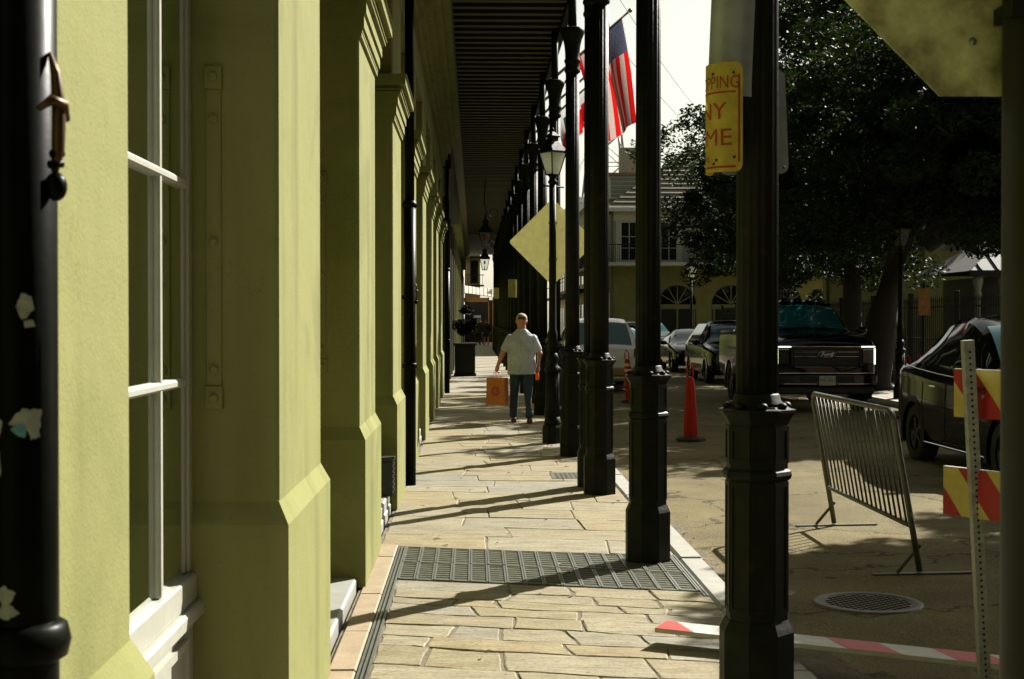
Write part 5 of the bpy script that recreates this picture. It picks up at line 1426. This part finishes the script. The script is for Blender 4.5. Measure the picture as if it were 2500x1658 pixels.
# ================================================================== PALE CORNER HOUSE
hs_ = thing('corner_house', 'pale two storey corner house with arches, balcony and hipped slate roof', 'house', (12, 80, 0)); HO = (12, 80, 0)
X0, X1, Y0, Y1 = 7.35, 18.5, 75, 92
MB().box(X0, X1, Y0, Y1, 0, 4.55).build('ground_storey', m_wallo, hs_, HO)
MB().box(X0+.02, X1-.02, Y0+.02, Y1-.02, 4.55, 7.45).build('upper_storey', m_wallw, hs_, HO)
rf = MB().add([(X0-.5, Y0-.5, 7.6), (X1+.5, Y0-.5, 7.6), (X1+.5, Y1+.5, 7.6), (X0-.5, Y1+.5, 7.6), (12.4, 81, 11.6), (13.6, 86, 11.6)], [(0, 1, 4), (1, 2, 5, 4), (2, 3, 5), (3, 0, 4, 5), (3, 2, 1, 0)]).build('roof', m_slate, hs_, HO)
# slate courses as raised battens on the front slope
for i in range(1, 14):
    f = i/14.0
    p0 = Vector((X0-.5, Y0-.5, 7.6)).lerp(Vector((12.4, 81, 11.6)), f); p1 = Vector((X1+.5, Y0-.5, 7.6)).lerp(Vector((12.4, 81, 11.6)), f)
    MB().obox(p0+Vector((0, -.02, .02)), p1+Vector((0, -.02, .02)), .10, .04).build('slate_course', m_slate, rf, HO)
MB().box(X0-.55, X1+.55, Y0-.55, Y0-.38, 7.42, 7.62).build('gutter', mat('pale_gutter', (.45, .47, .42), .6), hs_, HO)
MB().box(X0-.55, X0-.38, Y0-.38, Y1, 7.42, 7.62).build('gutter', MATS['pale_gutter'], hs_, HO)
MB().box(X0-.1, X0+.0, Y0-.12, Y0-.02, 0, 7.4).build('downpipe', mat('downpipe_brown', (.10, .09, .05), .6), hs_, HO)
ch = MB().bbox(X0+1.2, X0+2.3, 83, 84, 9.0, 11.8, .03).build('chimney', mat('chimney_render', (.26, .25, .18), .9), hs_, HO)
dm_ = MB().box(X0+.2, X0+2.4, 80.5, 84, 8.6, 9.9).build('dormer', m_wallw, hs_, HO)
MB().box(X0+.1, X0+2.5, 80.3, 84.1, 9.9, 10.05).build('dormer_roof', mat('rust_edge', (.22, .12, .06), .8), dm_, HO)
for i in range(5): MB().box(X0+.4, X0+2.2, 80.44, 80.5, 8.7+i*.23, 8.86+i*.23).build('louvre', mat('louvre_grey', (.2, .21, .17), .8), dm_, HO)
gal = MB().box(X0-1.1, X1, Y0-1.25, Y0, 4.55, 4.72).build('balcony_floor', mat('balcony_edge', (.42, .42, .34), .8), hs_, HO)
MB().box(X0-1.1, X0, Y0, Y1, 4.55, 4.72).build('balcony_floor', MATS['balcony_edge'], hs_, HO)
MB().box(X0-1.08, X1, Y0-1.22, Y0-1.18, 5.62, 5.67).build('balcony_rail', m_ironm, hs_, HO)
MB().box(X0-1.08, X0-1.04, Y0-1.18, Y1, 5.62, 5.67).build('balcony_rail', m_ironm, hs_, HO)
b = MB()
for i in range(118): b.box(X0-1.05+i*.105, X0-1.03+i*.105, Y0-1.21, Y0-1.19, 4.72, 5.62)
for i in range(90): b.box(X0-1.07, X0-1.05, Y0-1.1+i*.2, Y0-1.08+i*.2, 4.72, 5.62)
q = b.build('baluster', m_ironm, hs_, HO); q['kind'] = 'stuff'
for x in (8.2, 10.3, 12.6, 14.9):
    f = MB().box(x-.62, x+.62, Y0-.03, Y0+.018, 4.73, 7.0).build('window', m_trim, hs_, HO)
    MB().box(x-.40, x+.40, Y0-.05, Y0-.031, 4.9, 6.85).build('pane', m_darkglass, f, HO)
    for sx in (-1, 1): MB().box(x+sx*.9-.2, x+sx*.9+.2, Y0-.04, Y0+.018, 4.75, 6.95).build('shutter', mat('grey_shutter', (.22, .22, .16), .7), f, HO)
    MB().box(x-.02, x+.02, Y0-.06, Y0-.051, 4.9, 6.85).build('glazing_bar', m_trim, f, HO)
    for z in (5.5, 6.1): MB().box(x-.40, x+.40, Y0-.06, Y0-.051, z, z+.03).build('glazing_bar', m_trim, f, HO)
for yy in (77, 80.5, 84):
    f = MB().box(X0-.03, X0+.018, yy-.6, yy+.6, 4.73, 7.0).build('window', m_trim, hs_, HO)
    MB().box(X0-.05, X0-.031, yy-.4, yy+.4, 4.9, 6.85).build('pane', m_darkglass, f, HO)
    f = MB().box(X0-.03, X0-.001, yy-.7, yy+.7, .2, 3.2).build('door', m_shut, hs_, HO)
for x in (10.75, 13.6, 16.4):
    pl_ = [(x+1.0*math.cos(R(a)), 2.55+1.0*math.sin(R(a))) for a in range(0, 181, 12)]
    f = MB().prism(pl_, 'y', Y0-.04, Y0-.001).build('fanlight', m_darkglass, hs_, HO)
    for a in (30, 60, 90, 120, 150): MB().obox((x, Y0-.05, 2.56), (x+.97*math.cos(R(a)), Y0-.05, 2.56+.97*math.sin(R(a))), .04, .02, (0, 1, 0)).build('fanlight_bar', MATS['grey_shutter'], f, HO)
    MB().box(x-1.0, x+1.0, Y0-.05, Y0-.001, 2.3, 2.54).build('transom', mat('lime_transom', (.17, .17, .06), .7), hs_, HO)
    d_ = MB().box(x-1.0, x+1.0, Y0-.035, Y0-.001, 0, 2.29).build('shop_door', m_dark, hs_, HO)
    for xx in (-.95, -.05, .85): MB().box(x+xx, x+xx+.1, Y0-.06, Y0-.036, 0, 2.28).build('door_stile', MATS['lime_transom'], d_, HO)
MB().box(X0-.9, X0-.86, 76.2, 77.3, 2.6, 3.2).build('hanging_sign', mat('red_shop_sign', (.28, .05, .03), .6), hs_, HO)
# farther houses along the right side of the far street
def far_house(label, x0, x1, y0, y1, h, m, roof=True):
    t = thing('far_house', label, 'house', ((x0+x1)/2, (y0+y1)/2, 0)); o = ((x0+x1)/2, (y0+y1)/2, 0)
    MB().box(x0, x1, y0, y1, 0, h).build('wall', m, t, o)
    MB().box(x0-.3, x1+.3, y0-.3, y1+.3, h, h+.4).build('cornice', MATS['pale_gutter'], t, o)
    for k in range(int((y1-y0)/3.2)):
        for z in (.6, 4.2, 7.4):
            if z+2.4 < h: MB().box(x0-.05, x0+.03, y0+.8+k*3.2, y0+2.2+k*3.2, z, z+2.2).build('window', m_darkglass, t, o)
    MB().box(x0-1.2, x0, y0, y1, 3.6, 3.8).build('balcony', m_ironm, t, o)
    MB().box(x0-1.18, x0-1.14, y0, y1, 4.7, 4.76).build('balcony_rail', m_ironm, t, o)
    return t
far_house('olive fronted house just beyond the pale corner house', 7.6, 18, 94, 110, 9.2, m_wallo)
far_house('grey far house with pale cornice down the street', 8.2, 18, 112, 140, 11, m_wallw)
# sunlit cluster at the end of the pavement
ah = thing('awning_shop', 'far shop with ribbed metal awning at the end of the covered pavement', 'shop', (.3, 108, 0)); AO = (.3, 108, 0)
aw = MB().add([(-1.0, 106, 4.35), (-1.0, 103.5, 3.75), (1.35, 103.5, 3.45), (1.35, 106, 4.0)], [(0, 1, 2, 3)]).add([(-1.0, 106, 4.31), (-1.0, 103.5, 3.71), (1.35, 103.5, 3.41), (1.35, 106, 3.96)], [(3, 2, 1, 0)]).build('awning', mat('tin_awning', (.5, .42, .34), .5, metal=.3), ah, AO, fix=False)
for i in range(9): MB().obox((-.95+i*.28, 106, 4.345-.04*i), (-.95+i*.28, 103.5, 3.75-.036*i), .03, .05).build('awning_rib', m_ironm, aw, AO)
MB().box(-.75, 1.1, 103.9, 104.0, 3.05, 3.35).build('fascia', mat('ochre_fascia', (.42, .22, .05), .7), ah, AO)
MB().box(-1.2, -.72, 99.5, 112, 0, 7.5).build('wall', mat('far_pale_wall', (.5, .46, .38), .85), ah, AO)
MB().box(-1.0, 2.6, 112, 114, 0, 3.3).build('shop_front', m_dark, ah, AO)
for x in (1.05, 1.35): MB().box(x, x+.07, 103.9, 104, 0, 3.4).build('awning_post', mat('ochre_fascia', (.42, .22, .05)), ah, AO)
MB().box(.0, .55, 111.9, 111.99, 1.9, 2.1).build('lit_sign', mat('blue_sign', (.35, .45, .5), .5), ah, AO)
fbh = thing('far_balcony_house', 'far house with iron balconies glimpsed above the awning', 'house', (.2, 128, 0)); BO2 = (.2, 128, 0)
MB().box(-4, .55, 126, 134, 0, 8.2).build('wall', mat('ochre_far_wall', (.4, .3, .13), .85), fbh, BO2)
for z in (4.7, 7.2):
    MB().box(-2, .9, 124.6, 126, z, z+.12).build('balcony_floor', m_ironm, fbh, BO2)
    MB().box(-2, .9, 124.6, 124.66, z+.95, z+1.02).build('balcony_rail', m_ironm, fbh, BO2)
    for i in range(14): MB().box(-2+i*.21, -1.97+i*.21, 124.62, 124.65, z+.12, z+.95).build('baluster', m_ironm, fbh, BO2)
MB().box(-.3, .35, 125.9, 126, 5, 7).build('window', m_darkglass, fbh, BO2)

# ================================================================== RADIO MAST
rm = thing('radio_mast', 'grey lattice radio mast on the skyline behind the roofs', 'mast', (27.7, 300, 0))
m_mast = mat('mast_steel', (.30, .27, .27), .6, metal=.3)
def mw(z): return 7.4*(71.5-z)/36/2
for sx, sy in ((-1, -1), (1, -1), (1, 1), (-1, 1)):
    MB().tube([(sx*mw(z), sy*mw(z), z) for z in (0, 35, 70)], .22, 6).build('leg', m_mast, rm)
b = MB(); z = 18; lv = []
while z < 68:
    z2 = z+mw(z)*1.5+.8
    for (ax, ay), (bx, by) in (((-1, -1), (1, -1)), ((1, -1), (1, 1)), ((1, 1), (-1, 1)), ((-1, 1), (-1, -1))):
        b.tube([(ax*mw(z), ay*mw(z), z), (bx*mw(z2), by*mw(z2), z2)], .11, 4); b.tube([(bx*mw(z), by*mw(z), z), (ax*mw(z2), ay*mw(z2), z2)], .11, 4)
        b.tube([(ax*mw(z), ay*mw(z), z), (bx*mw(z), by*mw(z), z)], .11, 4)
    z = z2
b.build('bracing', m_mast, rm)['kind'] = 'stuff'

# ================================================================== FLAGS
PZ = [27.5, 29.9, 32.5, 35.3, 38.3, 41.5]
m_polef = mat('flag_pole_paint', (.30, .26, .20), .5)
for i, yy in enumerate(PZ):
    t = thing('flag_pole', ('first and nearest' if i == 0 else ORD[i])+' slanting flag pole on the gallery edge', 'flag pole', (1.36, yy, 6.2), 0, 'flag poles along the gallery edge')
    MB().tube([(0, 0, 0), (1.62, 0, 1.44)], [.03, .024], 10).build('pole', m_polef, t)
    MB().ell((1.66, 0, 1.475), (.045, .045, .045)).build('finial', mat('gilt', (.35, .24, .12), .4, metal=.6), t)
    MB().box(-.08, .04, -.05, .05, -.10, .06).build('bracket', m_iron, t)
dpole = Vector((1.62, 0, 1.44)).normalized()
def flag(label, base, tip_t, hoist, fly, nu, nv, colf, mats, fold=.10, ph=0.0, droop=.0):
    """cloth hanging from a slanted pole: hoist edge along the pole, fly hanging down in folds"""
    t = thing('flag', label, 'flag', base)
    b = MB(); V = []
    for j in range(nv+1):
        for i in range(nu+1):
            a = i/nu; v = j/nv
            p = dpole*(tip_t-a*hoist)
            g_ = Vector((-.02+.10*a*v*0, 0, -1))
            q = p+Vector((0, 0, -1))*fly*v*(1-.10*a)+Vector((1, 0, 0))*(-(1-a)*0+a*.62*v**.7*hoist*.55+.30*v*(1-a))
            q.y += fold*math.sin(a*9+ph+v*1.2)*min(1, v*2.2)-.03; q.x += .05*math.sin(a*11+ph+.7+v*2)*min(1, v*2)
            V.append(q)
    b.v = [tuple(v) for v in V]
    for j in range(nv):
        for i in range(nu):
            k = j*(nu+1)+i; b.f.append((k, k+1, k+nu+2, k+nu+1)); b.mi.append(colf(i/nu, j/nv)); b.sm.append(True)
    o = b.build('cloth', mats, t, fix=False)
    MB().tube([dpole*tip_t+Vector((0, -.03, 0)), dpole*(tip_t+.06)], .008, 6).build('halyard', m_white, t)
    return t, V, o
fr_, fw_, fb_ = translucent('flag_red', (.50, .008, .008), .45), translucent('flag_white', (.46, .36, .32), .4), translucent('flag_blue', (.06, .065, .11), .4)
ft, FV, fo = flag('stars and stripes flag hanging from the nearest flag pole', (1.36, 27.5, 6.2), 2.0, 1.18, 2.0, 26, 36,
     lambda a, v: 2 if (a < 6/13 and v < .30) else (0 if int(a*13) % 2 == 0 else 1), [fr_, fw_, fb_], .13, .4)
sb = MB()
for r_ in range(9):
    for c_ in range(6 if r_ % 2 == 0 else 5):
        a = (r_+.7)/9*6/13*.95; v = ((c_+.5+(.5 if r_ % 2 else 0))/6)*.28+.01
        P = FV[int(v*36)*27+int(a*26)]; s_ = .022
        pts = []
        for k in range(10):
            rr_ = s_ if k % 2 == 0 else s_*.42; an = math.pi/2+k*math.pi/5; pts.append((P.x+rr_*math.cos(an), P.y-.02, P.z+rr_*math.sin(an)))
        sb.add(pts, [tuple(range(10))])
sb.build('star_print', fw_, fo, fix=False)['kind'] = 'stuff'
flag('white flag with red band and dark square on the middle flag pole', (1.36, 35.3, 6.2), 1.95, 1.2, 1.75, 16, 24,
     lambda a, v: 2 if (.55 < a < .75 and .1 < v < .35) else (0 if .3 < v-a*.3+.2 < .55 else 1), [fr_, translucent('flag_grey', (.55, .55, .52), .5), translucent('flag_teal', (.02, .07, .08), .4)], .10, 1.4)
# thin overhead wires
for i, (p, q) in enumerate((((1.5, 26, 9.4), (11, 60, 9.0)), ((1.5, 26, 8.2), (11, 60, 8.4)))):
    w_ = MB().tube([Vector(p).lerp(Vector(q), k/10)+Vector((0, 0, -.5*math.sin(math.pi*k/10))) for k in range(11)], .006, 5).build('overhead_wire', m_ironm)
    tag(w_, ('upper' if i == 0 else 'lower')+' thin overhead wire crossing the pale sky', 'wire')
